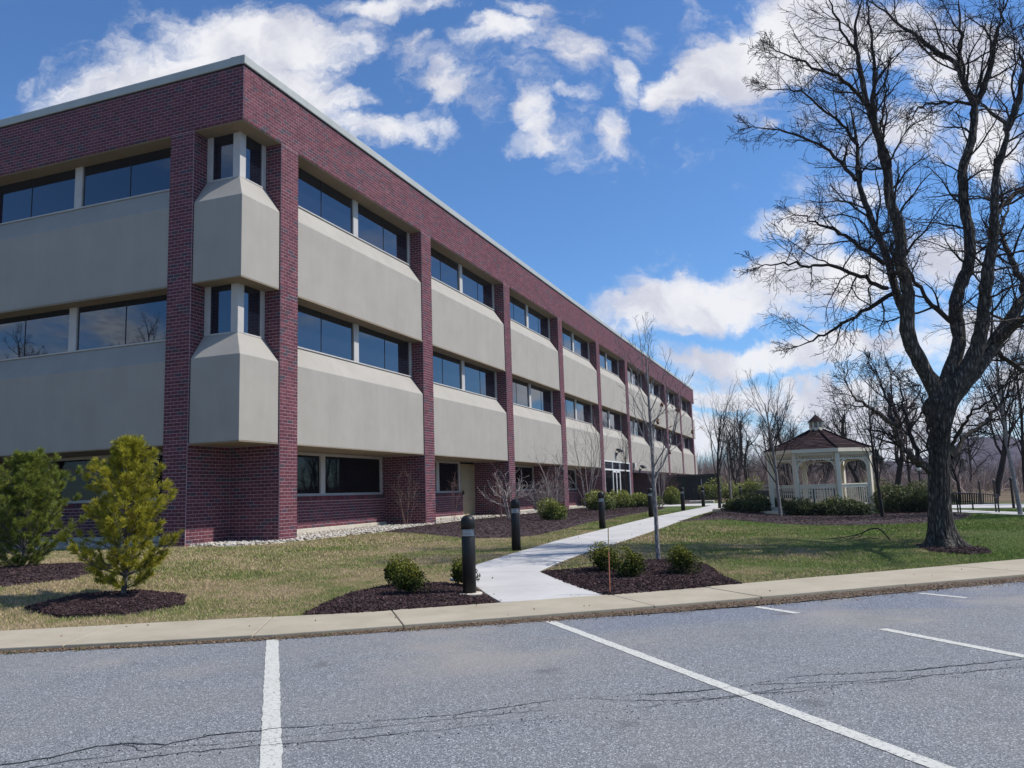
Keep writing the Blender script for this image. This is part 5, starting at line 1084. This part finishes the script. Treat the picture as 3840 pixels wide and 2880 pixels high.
bush('laurel_bush', 82, (.62, .60, .42), 3200, (.06, .03), M_LAUREL, (3.7, 30.0, .1), 'large glossy bush directly right of the third bollard light', G, .6, .35, clumps=7)
bush('laurel_bush', 83, (.60, .62, .44), 3200, (.06, .03), M_LAUREL, (4.7, 31.3, .1), 'large glossy bush in the middle of the clump before the entrance', G, .6, .35, clumps=7)
bush('laurel_bush', 84, (.5, .5, .42), 2600, (.06, .03), M_LAUREL, (3.2, 36.5, .1), 'glossy bush behind the clump, under the entrance glass', G, .6, .35, clumps=7)
bush('laurel_bush', 85, (.52, .50, .58), 3000, (.06, .03), M_LAUREL, (5.1, 38.5, .1), 'upright yellow-green bush left of the fourth bollard light', G, .6, .35, clumps=7)
bush('laurel_bush', 86, (.6, .6, .5), 1500, (.07, .035), M_LAUREL, (3.4, 25.5, .1), 'low olive bush peeking out left of the third bollard light', G, .6, .35, clumps=7)
bush('laurel_bush', 87, (.9, .9, .7), 1200, (.08, .04), M_LAUREL, (6.1, 53, .1), 'small bush between the fifth and sixth bollard lights, before the dark green enclosure', G, .6, .35, clumps=7)
bush('laurel_bush', 88, (.7, .7, .5), 1400, (.08, .04), M_LAUREL, (7.2, 57, .1), 'bush left of the sixth bollard light, before the dark green enclosure', G, .6, .35, clumps=7)
bush('laurel_bush', 89, (1.0, 1.0, .8), 1700, (.09, .045), M_LAUREL, (8.2, 62, .1), 'dark bush right of the dark green enclosure, beside the rail fence', G, .6, .35, clumps=7)
G = 'rhododendrons around the gazebo'
for i, (x, y, rx, rz_, sd_, lab) in enumerate([(11.2, 19.5, .75, .55, 91, 'low leafless-looking evergreen bush at the left tip of the gazebo bed'), (12.25, 18.2, .85, .72, 92, 'full evergreen bush left of the gazebo steps'), (13.0, 19.3, .6, .62, 93, 'dark narrow bush behind the vase-shaped tree'),
   (13.9, 16.8, .85, .62, 94, 'wide evergreen bush in front of the gazebo, right of the vase-shaped tree'), (15.0, 16.6, .9, .66, 95, 'wide evergreen bush in front of the middle of the gazebo'), (16.0, 16.3, .85, .62, 96, 'evergreen bush in front of the right corner of the gazebo'),
   (17.2, 18.6, 1.05, .95, 97, 'tall yellowish evergreen bush right of the gazebo'), (18.2, 18.4, 1.05, .85, 98, 'evergreen bush in the hedge behind the leaning young tree'), (18.55, 18.0, .95, .78, 99, 'evergreen bush at the right end of the hedge, beside the locust trunk'), (17.9, 20.8, 1.0, .9, 100, 'evergreen bush at the back of the hedge below the twin bollard lights'), (11.9, 21.6, .7, .6, 101, 'small evergreen bush by the gazebo path')]):
    bush('rhododendron', sd_, (rx * (.56 if sd_ < 97 else .8), rx * (.56 if sd_ < 97 else .8), rz_ * (.50 if sd_ < 97 else .62)), 1300 if sd_ < 97 else 1700, (.07, .024), M_RHODO, (x, y, ht(x, y) + .06), lab, G, .55, .40, clumps=6)

M_BARKP = barkmat('pine_bark', (0.05, 0.045, 0.04), (0.12, 0.11, 0.10), (0.24, 0.22, 0.20), 0.5, 30, 0.3, 0.01)
# ---- young pines on the left
def pine(seed, H, R0, loc, m, label, low=.05):
    rng = np.random.default_rng(seed); e_ = empty('young_pine', loc); tag(e_, label, 'pine tree', 'young pines by the short facade')
    tr = [(rng.normal() * .012, rng.normal() * .012, -.1 + (H * .98 + .1) * i / 12) for i in range(13)]; tr = np.array(tr); tr[:, 0] += .03 * np.sin(np.linspace(0, 4, 13)); MB().tube(tr, np.linspace(.045, .010, 13), 8).build('trunk', M_BARKP, e_, smooth=True)
    br = MB(); tips, tdir, tt = [], [], []
    z = H * low
    while z < H * .97:
        f = z / H; Rl = R0 * (1 - f) ** .72 * (.62 + .6 * min(f / .25, 1)) * 1.02; nb_ = 6 + int(rng.random() * 4)
        a0 = rng.random() * 6
        for j in range(nb_):
            a = a0 + 2 * PI * j / nb_ + rng.normal() * .2; Lb = Rl * (.30 + 1.0 * rng.random() ** 1.1); upk = .25 + .9 * f; p = np.array([np.interp(z, tr[:, 2], tr[:, 0]), np.interp(z, tr[:, 2], tr[:, 1]), z]); d = np.array([math.cos(a), math.sin(a), upk]); d /= np.linalg.norm(d)
            pts = [p]; 
            for s_ in range(6): d = d + rng.normal(size=3) * .09 + np.array([0, 0, .07]); d /= np.linalg.norm(d); pts.append(pts[-1] + d * Lb / 6)
            pts = np.array(pts); br.tube(pts, np.linspace(.012, .004, 7), 4)
            for s_ in range(2, 7):
                for _ in range(2 if s_ < 6 else 3):
                    td = rotv((pts[s_] - pts[s_ - 1]) / np.linalg.norm(pts[s_] - pts[s_ - 1]), .55 * rng.random() + (.35 if s_ < 6 else 0), rng); td[2] += .25; td /= np.linalg.norm(td); Lt = .10 + .10 * rng.random(); q = pts[s_] + td * Lt
                    br.tube(np.array([pts[s_], q]), np.array([.004, .003]), 3)
                    for u in (.35, .6, .85, 1.0): tips.append(pts[s_] + td * Lt * u); tdir.append(td); tt.append(rng.random())
        z += H * .066 * (.5 + 1.0 * rng.random())
    for u in np.linspace(.86, 1.02, 8): tips.append(np.array([tr[-1][0], tr[-1][1], H * u])); tdir.append(np.array([0, 0, 1.])); tt.append(.8)
    br.build('branches', M_BARKP, e_)
    T_ = np.array(tips); Dm = np.array(tdir); tt = np.array(tt); N = 20; n = len(T_)
    dd = rng.normal(size=(n, N, 3)); dd = dd - (dd * Dm[:, None]).sum(-1, keepdims=True) * Dm[:, None]; dd /= np.linalg.norm(dd, axis=-1, keepdims=True); an = rng.uniform(.25, 1.05, (n, N, 1)); dv_ = Dm[:, None] * np.cos(an) + dd * np.sin(an)
    Ln = rng.uniform(.055, .10, (n, N, 1)); sd2 = np.cross(dv_, rng.normal(size=(n, N, 3))); sd2 /= np.linalg.norm(sd2, axis=-1, keepdims=True); w = .003
    V = np.stack([T_[:, None] - sd2 * w, T_[:, None] + sd2 * w, T_[:, None] + dv_ * Ln + sd2 * w * .5, T_[:, None] + dv_ * Ln - sd2 * w * .5], 2).reshape(-1, 3)
    tn = np.clip(np.repeat(tt, N) * .6 + .3 * rng.random(n * N), 0, 1); MB().add(V, np.arange(n * N * 4).reshape(-1, 4), tn).build('needles', m, e_); print('pine tufts', n)
pine(5, 2.32, .95, (4.39, -8.05, -.22), M_NEEDLE1, 'open yellow-green young pine at the front, nearest the sidewalk')
pine(9, 2.12, 1.15, (.15, -6.45, -.0), M_NEEDLE2, 'denser darker green young pine at the left edge, behind the yellowish one', .03)

# ---- distant conifers and brushwood
def conifer(seed, H, R0, loc, label):
    rng = np.random.default_rng(seed); e_ = empty('conifer', loc); tag(e_, label, 'conifer tree', 'dark conifers beyond the gazebo'); MB().tube([(0, 0, -.3), (0, 0, H)], [.22, .03], 7).build('trunk', M_TWIG, e_)
    mb = MB(); n = 9000; z = H * (.06 + .94 * rng.random(n) ** 1.25); rr = R0 * (1 - z / H) ** .8 * (.35 + .75 * rng.random(n) ** .5) * (1 + .25 * np.sin(z * 4.5)); a = rng.random(n) * 2 * PI; rr *= 1 + .3 * np.sin(a * 3 + z * 2.1)
    p = np.stack([rr * np.cos(a), rr * np.sin(a), z], -1); R = randrot(n); q = np.array([(-.22, 0, 0), (0, -.07, 0), (.22, 0, -.08), (0, .07, 0)]); V = np.einsum('nij,kj->nki', R, q) + p[:, None]
    mb.add(V.reshape(-1, 3), np.arange(n * 4).reshape(-1, 4), rng.random(n)); mb.build('foliage', M_CONIF, e_); return e_
cf = conifer(1, 7.5, 2.6, (16.4, 97, -.2), 'dark conifer seen through the middle opening of the gazebo')
dup(cf, (19.6, 101, -.2), 1, .86, 'dark conifer right of centre behind the gazebo, shorter than its neighbour'); dup(cf, (11.0, 104, -.2), 2, .8, 'dark conifer left of the gazebo behind the bare crowns')
dup(cf, (8.8, 108, -.2), 3, .62, 'low dark conifer between the rail fence and the far trees'); dup(cf, (33.5, 118, -.2), 4, .9, 'dark conifer beside the locust trunk at the foot of the hill'); dup(cf, (22.5, 108, -.2), 5, .8, 'dark conifer behind the right opening of the gazebo')
def brush(n, x0, x1, y0, y1, h0, h1, seed, dens=5):
    rng = np.random.default_rng(seed); x = rng.uniform(x0, x1, n); y = rng.uniform(y0, y1, n)
    H = rng.uniform(h0, h1, n) * (.7 + .6 * vnoise(x + 300, y + 300, .08, seed)); base = np.stack([x, y, np.full(n, -.3)], -1); P_l, R_l, t_l = [], [], []
    for s_ in range(dens):
        st = base + np.stack([np.zeros(n), np.zeros(n), H * rng.uniform(.0, .55, n) * (s_ > 0)], -1); d = np.stack([rng.normal(0, .45, n), rng.normal(0, .45, n), np.ones(n)], -1); d /= np.linalg.norm(d, axis=1, keepdims=True); L = H * (1 if s_ == 0 else .5) * rng.uniform(.7, 1, n)
        P_ = [st]; 
        for k in range(3): d = d + rng.normal(0, .16, (n, 3)); d /= np.linalg.norm(d, axis=1, keepdims=True); P_.append(P_[-1] + d * (L / 3)[:, None])
        P_l.append(np.stack(P_, 1)); rr = np.linspace(1, .35, 4)[None] * (.03 if s_ == 0 else .018) * rng.uniform(.7, 1.5, (n, 1)); R_l.append(rr); t_l.append(rng.random(n))
    mb = MB(); mb.tubes(np.concatenate(P_l), np.concatenate(R_l), 3, np.concatenate(t_l)); return mb
mb = brush(5200, 12, 90, 66, 150, 1.9, 4.7, 1, 6); o = mb.build('brushwood', M_BRUSH); tag(o, 'thick brown leafless brushwood below the hill', None, None, 'stuff'); print('brush', mb.n)
mb = brush(3600, -14, 24, 100, 170, 4.0, 9.0, 2, 6); o = mb.build('woodland_edge', M_BRUSH); tag(o, 'grey-brown leafless woodland edge beyond the far end of the building', None, None, 'stuff')
# fallen branch under the locust
rng = np.random.default_rng(8); fbm_ = MB(); z0 = ht(15.7, 2.9)
fbm_.tube([(16.22, 2.86, z0 + .02), (16.10, 2.87, z0 + .20), (15.98, 2.9, z0 + .30), (15.80, 2.9, z0 + .28), (15.6, 2.88, z0 + .18), (15.35, 2.86, z0 + .12), (15.0, 2.8, z0 + .08), (14.7, 2.8, z0 + .05)], [.018, .018, .02, .018, .014, .011, .008, .005], 6)
fbm_.tube([(15.80, 2.9, z0 + .28), (15.66, 3.0, z0 + .2), (15.6, 3.05, z0 + .1), (15.3, 3.1, z0 + .04), (15.1, 3.2, z0 + .10)], [.012, .01, .009, .007, .004], 5)
fbm_.tube([(15.6, 2.88, z0 + .18), (15.4, 2.7, z0 + .10), (15.2, 2.6, z0 + .02), (14.95, 2.55, z0 + .06)], [.01, .008, .006, .004], 5); fbm_.tube([(16.0, 3.3, z0 + .03), (15.8, 3.25, z0 + .06), (15.6, 3.2, z0 + .03)], .009, 5)
o = fbm_.build('fallen_branch', M_TWIG, smooth=True); tag(o, 'dark broken branch arching on the grass left of the locust trunk', 'branch')

# ================================================================== STREET FURNITURE AND SMALL BUILDINGS
def bollard(loc, label):
    e_ = empty('bollard_light', loc); tag(e_, label, 'bollard light', 'bollard lights along the walkway')
    MB().lathe([(0, 0.0), (.104, 0.0), (.104, .845), (.100, .85), (0, .85)], n=28).build('post', M_LATEX, e_, smooth=False)
    MB().lathe([(0, .955), (.112, .955), (.112, 1.055), (.108, 1.09), (.094, 1.125), (.07, 1.15), (.038, 1.165), (0, 1.17)], n=28).build('cap', M_LATEX, e_, smooth=True)
    MB().lathe([(.108, .851), (.108, .954)], n=28).build('lens', M_LENS, e_, smooth=True)
    for i in range(5):
        z = .852 + i * .021; MB().lathe([(.050, z), (.096, z + .001), (.097, z + .009), (.052, z + .014)], n=24).build('louvre_ring', M_REFL, e_, smooth=True)
    for q in e_.children:
        if q.name.startswith('post'):
            for pl in q.data.polygons: pl.use_smooth = abs(pl.normal.z) < .5
    MB().lathe([(0, .0), (.05, .85), (.05, .96), (0, .96)], n=10).build('lamp_core', M_LATEX, e_); return e_
b0 = bollard((9.69, -6.54, -.285), 'nearest black bollard light, on a pale round base beside the walkway corner')
MB().lathe([(0, -.03), (.195, -.03), (.195, -.004), (.185, .0), (.12, .001), (0, .001)], n=32).build('base_plate', M_FOUND, b0, smooth=True)
names = ['second', 'third', 'fourth', 'fifth', 'sixth', 'seventh', 'eighth', 'ninth']
extra = ['on the lawn before the tan shrub', 'left of the big glossy bushes', 'just behind the sapling trunk', 'before the dark enclosure', 'by the start of the cross path', 'just past the cross path', 'far along in front of the fence', 'farthest, small against the fence rails']
for i, p in enumerate([(8.2, -.49), (8.24, 7.22), (8.27, 15.02), (8.26, 23.32), (8.16, 31.6), (8.2, 40.1), (8.02, 49.0), (8.1, 56.6)]):
    c = copy_tree(b0); c.location = (p[0], p[1], ht(*p) + .0); c['label'] = '%s bollard light from the parking lot, %s' % (names[i], extra[i])
    for ch in list(c.children):
        if ch.name.startswith('base_plate'): bpy.data.objects.remove(ch)
for p, lab in (((18.75, 33.5), 'left one of the twin bollard lights showing above the hedge'), ((19.0, 32.6), 'right one of the twin bollard lights showing above the hedge'), ((7.3, 58.5), 'bollard light half hidden behind the eighth one')):
    c = copy_tree(b0); c.location = (p[0], p[1], ht(*p)); c['label'] = lab
    for ch in list(c.children):
        if ch.name.startswith('base_plate'): bpy.data.objects.remove(ch)

# marker stake
sk = empty('marker_stake', (11.69, -5.80, -.36)); tag(sk, 'thin orange marker stake standing in the mulch at the sidewalk edge', 'stake')
MB().tube([(0, 0, -.1), (.012, 0, .62)], .0085, 8).build('lower_rod', M_STAKE, sk, smooth=True); MB().tube([(.012, 0, .62), (.022, 0, 1.03)], .0075, 8).build('upper_rod', M_STAKE2, sk, smooth=True)
o = MB().boxes([(9.02, -5.50, -.20)], [(.12, .07, .03)], 0, randrot(1) * 0 + np.eye(3)[None]).build('splash_stone', M_FOUND); bevel(o, .02); tag(o, 'small pale flat stone beside the boxwood behind the nearest bollard light', 'stone')

# gazebo
GX, GY = 14.82, 19.2; GZ = -.15
gz = empty('gazebo', (GX, GY, 0)); tag(gz, 'cream octagonal gazebo with brown shingle roof and small cupola', 'gazebo')
GR_ = 2.12; rot = math.radians(-90 - 4 + 0)
def oc(i, r, z): a = rot + math.radians(22.5 + 45 * i); return np.array([r * math.cos(a), r * math.sin(a), z])
FZ, RZ_, EZ = .25, 1.15, 2.46
mb = MB(); mb.prism([tuple(oc(i, GR_ + .10, 0)[:2]) for i in range(8)], .10, FZ); mb.build('floor', M_VINYL, gz)
mb = MB(); mb.prism([tuple(oc(i, GR_ + .04, 0)[:2]) for i in range(8)], GZ - .2, .10); mb.build('skirt', M_VINYL, gz)
for i in range(8):
    p = oc(i, GR_, 0); q = oc(i + 1, GR_, 0); u = (q - p) / np.linalg.norm(q - p)
    bevel(MB().boxes([(p[0], p[1], (FZ + EZ) / 2)], [(.085, .085, (EZ - FZ) / 2)], 0, np.array([[[math.cos(rot + math.radians(22.5 + 45 * i)), -math.sin(rot + math.radians(22.5 + 45 * i)), 0], [math.sin(rot + math.radians(22.5 + 45 * i)), math.cos(rot + math.radians(22.5 + 45 * i)), 0], [0, 0, 1]]])).build('post', M_VINYL, gz), .01)
    a = p + u * .09; b_ = q - u * .09; L = np.linalg.norm(b_ - a); up3 = np.array([0, 0, 1.])
    # frieze of small spindles under the beam
    MB().obox(a + up3 * (EZ - .05), b_ + up3 * (EZ - .05), .07, .12).build('beam', M_VINYL, gz); MB().obox(a + up3 * (EZ - .28), b_ + up3 * (EZ - .28), .05, .05).build('frieze_rail', M_VINYL, gz)
    ns_ = 12
    for k in range(ns_): c = a + (b_ - a) * (k + .5) / ns_; MB().boxes([(c[0], c[1], EZ - .185)], [(.018, .018, .08)]).build('spindle', M_VINYL, gz)
    # curved corner brackets
    for st, sg in ((a, 1), (b_, -1)):
        pts = [st + u * sg * (.36 * (1 - math.cos(t))) + up3 * (EZ - .70 + .40 * math.sin(t)) for t in np.linspace(0, PI / 2, 8)]
        m = MB()
        for x_, y_ in zip(pts, pts[1:]): m.obox(x_, y_ + (y_ - x_) * .15, .04, .065)
        m.build('bracket', M_VINYL, gz)
    if i not in (6,):                       # side facing the path is the opening
        MB().obox(a + up3 * RZ_, b_ + up3 * RZ_, .09, .05).build('rail', M_VINYL, gz); MB().obox(a + up3 * (RZ_ - .085), b_ + up3 * (RZ_ - .085), .04, .09).build('rail', M_VINYL, gz); MB().obox(a + up3 * (FZ + .10), b_ + up3 * (FZ + .10), .04, .07).build('rail', M_VINYL, gz)
        nb2 = 13
        for k in range(nb2): c = a + (b_ - a) * (k + .5) / nb2; MB().boxes([(c[0], c[1], (FZ + .1 + RZ_ - .1) / 2)], [(.021, .021, (RZ_ - FZ - .22) / 2)]).build('baluster', M_VINYL, gz)
    # roof face: shingle courses
    er, ez, pr_, pz = GR_ + .20, EZ + .13, .27, 3.48; nc = 13
    for c in range(nc):
        f0, f1 = c / nc, (c + 1) / nc; sag = lambda f: -.05 * math.sin(f * PI)
        r0 = er + (pr_ - er) * f0; r1 = er + (pr_ - er) * f1 ; z0 = ez + (pz - ez) * f0 + sag(f0); z1 = ez + (pz - ez) * f1 + sag(f1)
        A0, B0, A1, B1 = oc(i, r0, z0 + .020), oc(i + 1, r0, z0 + .020), oc(i, r1, z1), oc(i + 1, r1, z1); nt = max(2, int(np.linalg.norm(B0 - A0) / .28)); V = []; F = []; tn = []
        off = (.5 if c % 2 else 0); cuts = sorted(set([0.0, 1.0] + [min(1, max(0, (k + off) / nt)) for k in range(nt + 1)]))
        for s0, s1 in zip(cuts, cuts[1:]):
            if s1 - s0 < .05: continue
            g_ = .004 / np.linalg.norm(B0 - A0); dz = np.array([0, 0, random.uniform(0, .008)]); k = len(V)
            P4 = [A0 + (B0 - A0) * (s0 + g_) + dz, A0 + (B0 - A0) * (s1 - g_) + dz, A1 + (B1 - A1) * s1, A1 + (B1 - A1) * s0]; V += P4 + [P4[0] - (0, 0, .022), P4[1] - (0, 0, .022)]
            F += [[k, k + 1, k + 2, k + 3], [k + 4, k + 5, k + 1, k]]; t_ = random.random(); tn += [t_, t_ * .4]
        MB().add(V, F, np.array(tn)).build('shingle_course', M_SHINGLE, gz)
    h0, h1 = oc(i, er + .01, ez + .03), oc(i, pr_, pz + .03); mid = (h0 + h1) / 2 - (0, 0, .045); MB().tube([h0, mid, h1], .035, 5).build('hip_ridge', M_SHINGLE, gz)
    A0, B0 = oc(i, er - .005, 0), oc(i + 1, er - .005, 0); MB().obox(A0 + up3 * (ez - .06), B0 + up3 * (ez - .06), .03, .15).build('fascia', M_VINYL, gz)
mb = MB(); V = [oc(i, GR_ + .19, EZ + .10) for i in range(8)] + [oc(i, .3, 3.42) for i in range(8)]; mb.add(V, [[i, (i + 1) % 8, 8 + (i + 1) % 8, 8 + i] for i in range(8)]).build('roof_deck', M_SHINGLE, gz)
cu = MB().prism([tuple(oc(i, .30, 0)[:2]) for i in range(8)], 3.40, 3.58).build('cupola_base', M_VINYL, gz)
MB().prism([tuple(oc(i, .25, 0)[:2]) for i in range(8)], 3.58, 3.84).build('cupola_core', M_DARK, gz)
for i in range(8):
    p = oc(i, .275, 0); q = oc(i + 1, .275, 0); MB().boxes([(p[0], p[1], 3.71)], [(.03, .03, .13)]).build('cupola_post', M_VINYL, gz)
    for z in (3.60, 3.655, 3.71, 3.765, 3.82): MB().obox((p[0], p[1], z), (q[0], q[1], z), .02, .018).build('cupola_slat', M_VINYL, gz)
V = [oc(i, .36, 3.84) for i in range(8)] + [oc(i, .15, 4.04) for i in range(8)] + [np.array([0, 0, 4.18])]
MB().add(V, [[i, (i + 1) % 8, 8 + (i + 1) % 8, 8 + i] for i in range(8)]).add(V, [[8 + i, 8 + (i + 1) % 8, 16] for i in range(8)]).add(V, [list(range(8))]).build('cupola_roof', M_SHINGLE, gz)
MB().lathe([(0, 4.16), (.02, 4.17), (.015, 4.22), (.035, 4.25), (.015, 4.28), (.01, 4.34), (0, 4.36)], n=10).build('finial', M_VINYL, gz, smooth=True)
s_ = oc(6, GR_ + .45, 0) * .5 + oc(7, GR_ + .45, 0) * .5; ang = math.atan2(s_[1], s_[0]); R2 = np.array([[[math.cos(ang), -math.sin(ang), 0], [math.sin(ang), math.cos(ang), 0], [0, 0, 1]]])
MB().boxes([(s_[0], s_[1], .0)], [(.35, .75, .12)], 0, R2).build('step', M_VINYL, gz)
tb_ = empty('picnic_table', (GX + .1, GY - .1, FZ)); tag(tb_, 'small dark table standing inside the gazebo', 'table')
MB().boxes([(0, 0, .70)], [(.5, .35, .02)]).build('tabletop', M_BENCH, tb_)
for sx_ in (-1, 1):
    for sy in (-1, 1): MB().boxes([(sx_ * .42, sy * .28, .34)], [(.025, .025, .34)]).build('leg', M_BENCH, tb_)

# park benches seen from behind
def bench(loc, rz, label, L=2.9):
    e_ = empty('park_bench', loc, rz); tag(e_, label, 'bench', 'dark metal park benches')
    n = 34; topz = lambda s: .77 + .11 * math.cos((s - .5) * PI) ** 1.0 if True else 0
    for k in range(n): s = (k + .5) / n; x = -L / 2 + L * s; MB().obox((x, .02, .40), (x, -.12, topz(s)), .012, .058).build('slat', M_BENCH, e_)
    pts = [(-L / 2 + L * s, -.125, topz(s)) for s in np.linspace(0, 1, 15)]; MB().tube(pts, .022, 6).build('top_rail', M_BENCH, e_, smooth=True); MB().tube([(-L / 2, .015, .41), (L / 2, .015, .41)], .022, 6).build('lower_rail', M_BENCH, e_, smooth=True)
    st = MB()
    for k in range(12): y = .04 + .036 * k; st.box(-L / 2 + .03, L / 2 - .03, y, y + .022, .40, .415)
    st.build('seat', M_BENCH, e_)
    for x in (-L / 2, 0, L / 2):
        MB().obox((x, .03, .0), (x, .03, .62), .05, .05).build('leg', M_BENCH, e_); MB().obox((x, .47, 0), (x, .47, .60), .05, .05).build('leg', M_BENCH, e_); MB().tube([(x, -.10, .64), (x, .1, .66), (x, .38, .65), (x, .5, .60)], .022, 6).build('armrest', M_BENCH, e_, smooth=True)
        MB().obox((x, .03, .30), (x, -.13, topz(.5 + x / L)), .045, .045).build('back_post', M_BENCH, e_)
    return e_
bA = bench((19.85, 18.1, ht(20.4, 18.0)), math.radians(4), 'dark slatted metal bench with a curved back, nearest the lawn, right of the locust')
bB = copy_tree(bA); bA.scale = (.92, .92, .90); bB.scale = (.92, .92, .90); bB.location = (19.6, 22.4, ht(20.3, 23.3)); bB.rotation_euler[2] = math.radians(-6); bB['label'] = 'second slatted metal bench, behind and left of the nearer one, half hidden by the trunk'

# three dark posts beyond the benches, lamp post
for i, (x, y, h_, lab) in enumerate([(22.5, 30.1, 1.25, 'left of the three dark posts beyond the bench'), (23.2, 30.3, 1.28, 'middle of the three dark posts beyond the bench'), (22.75, 23.8, 1.36, 'right one of the three dark posts, thinnest, beyond the bench')]):
    e_ = empty('post', (x, y, ht(x, y))); tag(e_, lab, 'post', 'dark posts beyond the benches'); MB().lathe([(0, -.2), (.06, -.2), (.055, h_ * .5), (.05, h_ - .12), (0, h_ - .12)], n=10).build('shaft', M_POSTW, e_); MB().lathe([(.065, h_ - .12), (.065, h_ - .05), (.03, h_), (0, h_)], n=10).build('cap', M_BENCH, e_)
e_ = empty('lamp_post', (20.05, 33.0, -.15)); tag(e_, 'small lamp post with a dark hood, half hidden left of the locust trunk', 'lamp post')
MB().tube([(0, 0, -.2), (0, 0, 2.05)], .045, 10).build('pole', M_LATEX, e_, smooth=True); MB().lathe([(.05, 2.0), (.16, 2.12), (.17, 2.28), (.10, 2.34), (0, 2.36)], n=16).build('hood', M_LATEX, e_, smooth=True); MB().lathe([(.04, 1.9), (.11, 1.92), (.12, 2.06), (.05, 2.1)], n=16).build('globe', M_WHITE, e_, smooth=True)

# split rail fence at the end of the walk
def rail_fence(pts, label, hs=(.42, .78, 1.12)):
    e_ = empty('rail_fence', (0, 0, 0)); tag(e_, label, 'fence', 'weathered rail fences beyond the walkway')
    for (x, y) in pts: MB().boxes([(x, y, ht(x, y) + .55)], [(.07, .07, .72)]).build('post', M_POSTW, e_)
    for (x0, y0), (x1, y1) in zip(pts, pts[1:]):
        for z in hs: MB().obox((x0, y0, ht(x0, y0) + z), (x1, y1, ht(x1, y1) + z + random.uniform(-.03, .03)), .05, .13).build('rail', M_WOODR, e_)
rail_fence([(6.4, 66), (8.7, 64.2), (10.9, 62.4)], 'weathered three-rail fence left of the gazebo, starting beside the enclosure')
rail_fence([(11.6, 56.5), (13.4, 54.6), (15.2, 52.8), (17.0, 51)], 'weathered rail fence running behind the gazebo')
o = MB().box(8.6, 14.6, 60.2, 60.5, -.1, .75).build('retaining_wall', M_DARK); tag(o, 'low dark retaining wall behind the rail fence', 'wall')

# dark green enclosure by the far end of the building
sh = empty('equipment_enclosure', (3.9, 57.2, .05)); tag(sh, 'dark green boxy enclosure with a black doorway by the far end of the long facade', 'enclosure')
def sbox(n_, *a, m=M_SHED): return MB().box(*a).build(n_, m, sh)
sbox('wall', -2.2, 2.2, 0, .12, -.2, 2.25); sbox('wall', 2.08, 2.2, .121, 3, -.2, 2.25); sbox('wall', -2.2, -2.08, .121, 3, -.2, 2.25); sbox('roof', -2.3, 2.35, -.12, 3.1, 2.26, 2.36, m=M_BENCH)
sbox('doorway', -.5, .75, -.02, -.002, -.15, 1.85, m=M_DARK); sbox('door_frame', -.56, -.501, -.035, -.001, -.15, 1.92, m=M_LATEX); sbox('door_frame', .751, .81, -.035, -.001, -.15, 1.92, m=M_FRAME); sbox('door_frame', -.50, .75, -.035, -.001, 1.851, 1.92, m=M_LATEX)
# edging stones near the cross path
for i, (x, y, s_) in enumerate([(6.5, 43.2, .9), (8.9, 43.0, .35), (10.6, 20.1, .5)]):
    o = MB().boxes([(x, y, ht(x, y) + .06)], [(s_, .18, .12)], 0, np.eye(3)[None]).build('landscape_stone', M_FOUND); bevel(o, .06, 2); tag(o, ['long flat edging stone by the cross path, before the enclosure', 'short pale edging stone right of the sixth bollard light', 'flat pale stone at the left tip of the gazebo bed'][i], 'stone')
# the air between here and the hill
M_HAZE = bpy.data.materials.new('haze_air'); M_HAZE.use_nodes = True; ht_ = M_HAZE.node_tree; ht_.nodes.clear(); ho = ht_.nodes.new('ShaderNodeOutputMaterial'); pv = ht_.nodes.new('ShaderNodeVolumePrincipled')
pv.inputs['Color'].default_value = (0.80, 0.86, 1.0, 1); pv.inputs['Density'].default_value = 0.00018; pv.inputs['Anisotropy'].default_value = 0.0; ht_.links.new(pv.outputs[0], ho.inputs['Volume'])
hz = MB().box(-900, 1200, -120, 1250, -5.5, 62).build('haze', M_HAZE); hz['kind'] = 'stuff'; hz['label'] = 'thin bluish haze'
print('objects', len(bpy.data.objects), 'tris', sum(len(m.polygons) for m in bpy.data.meshes))
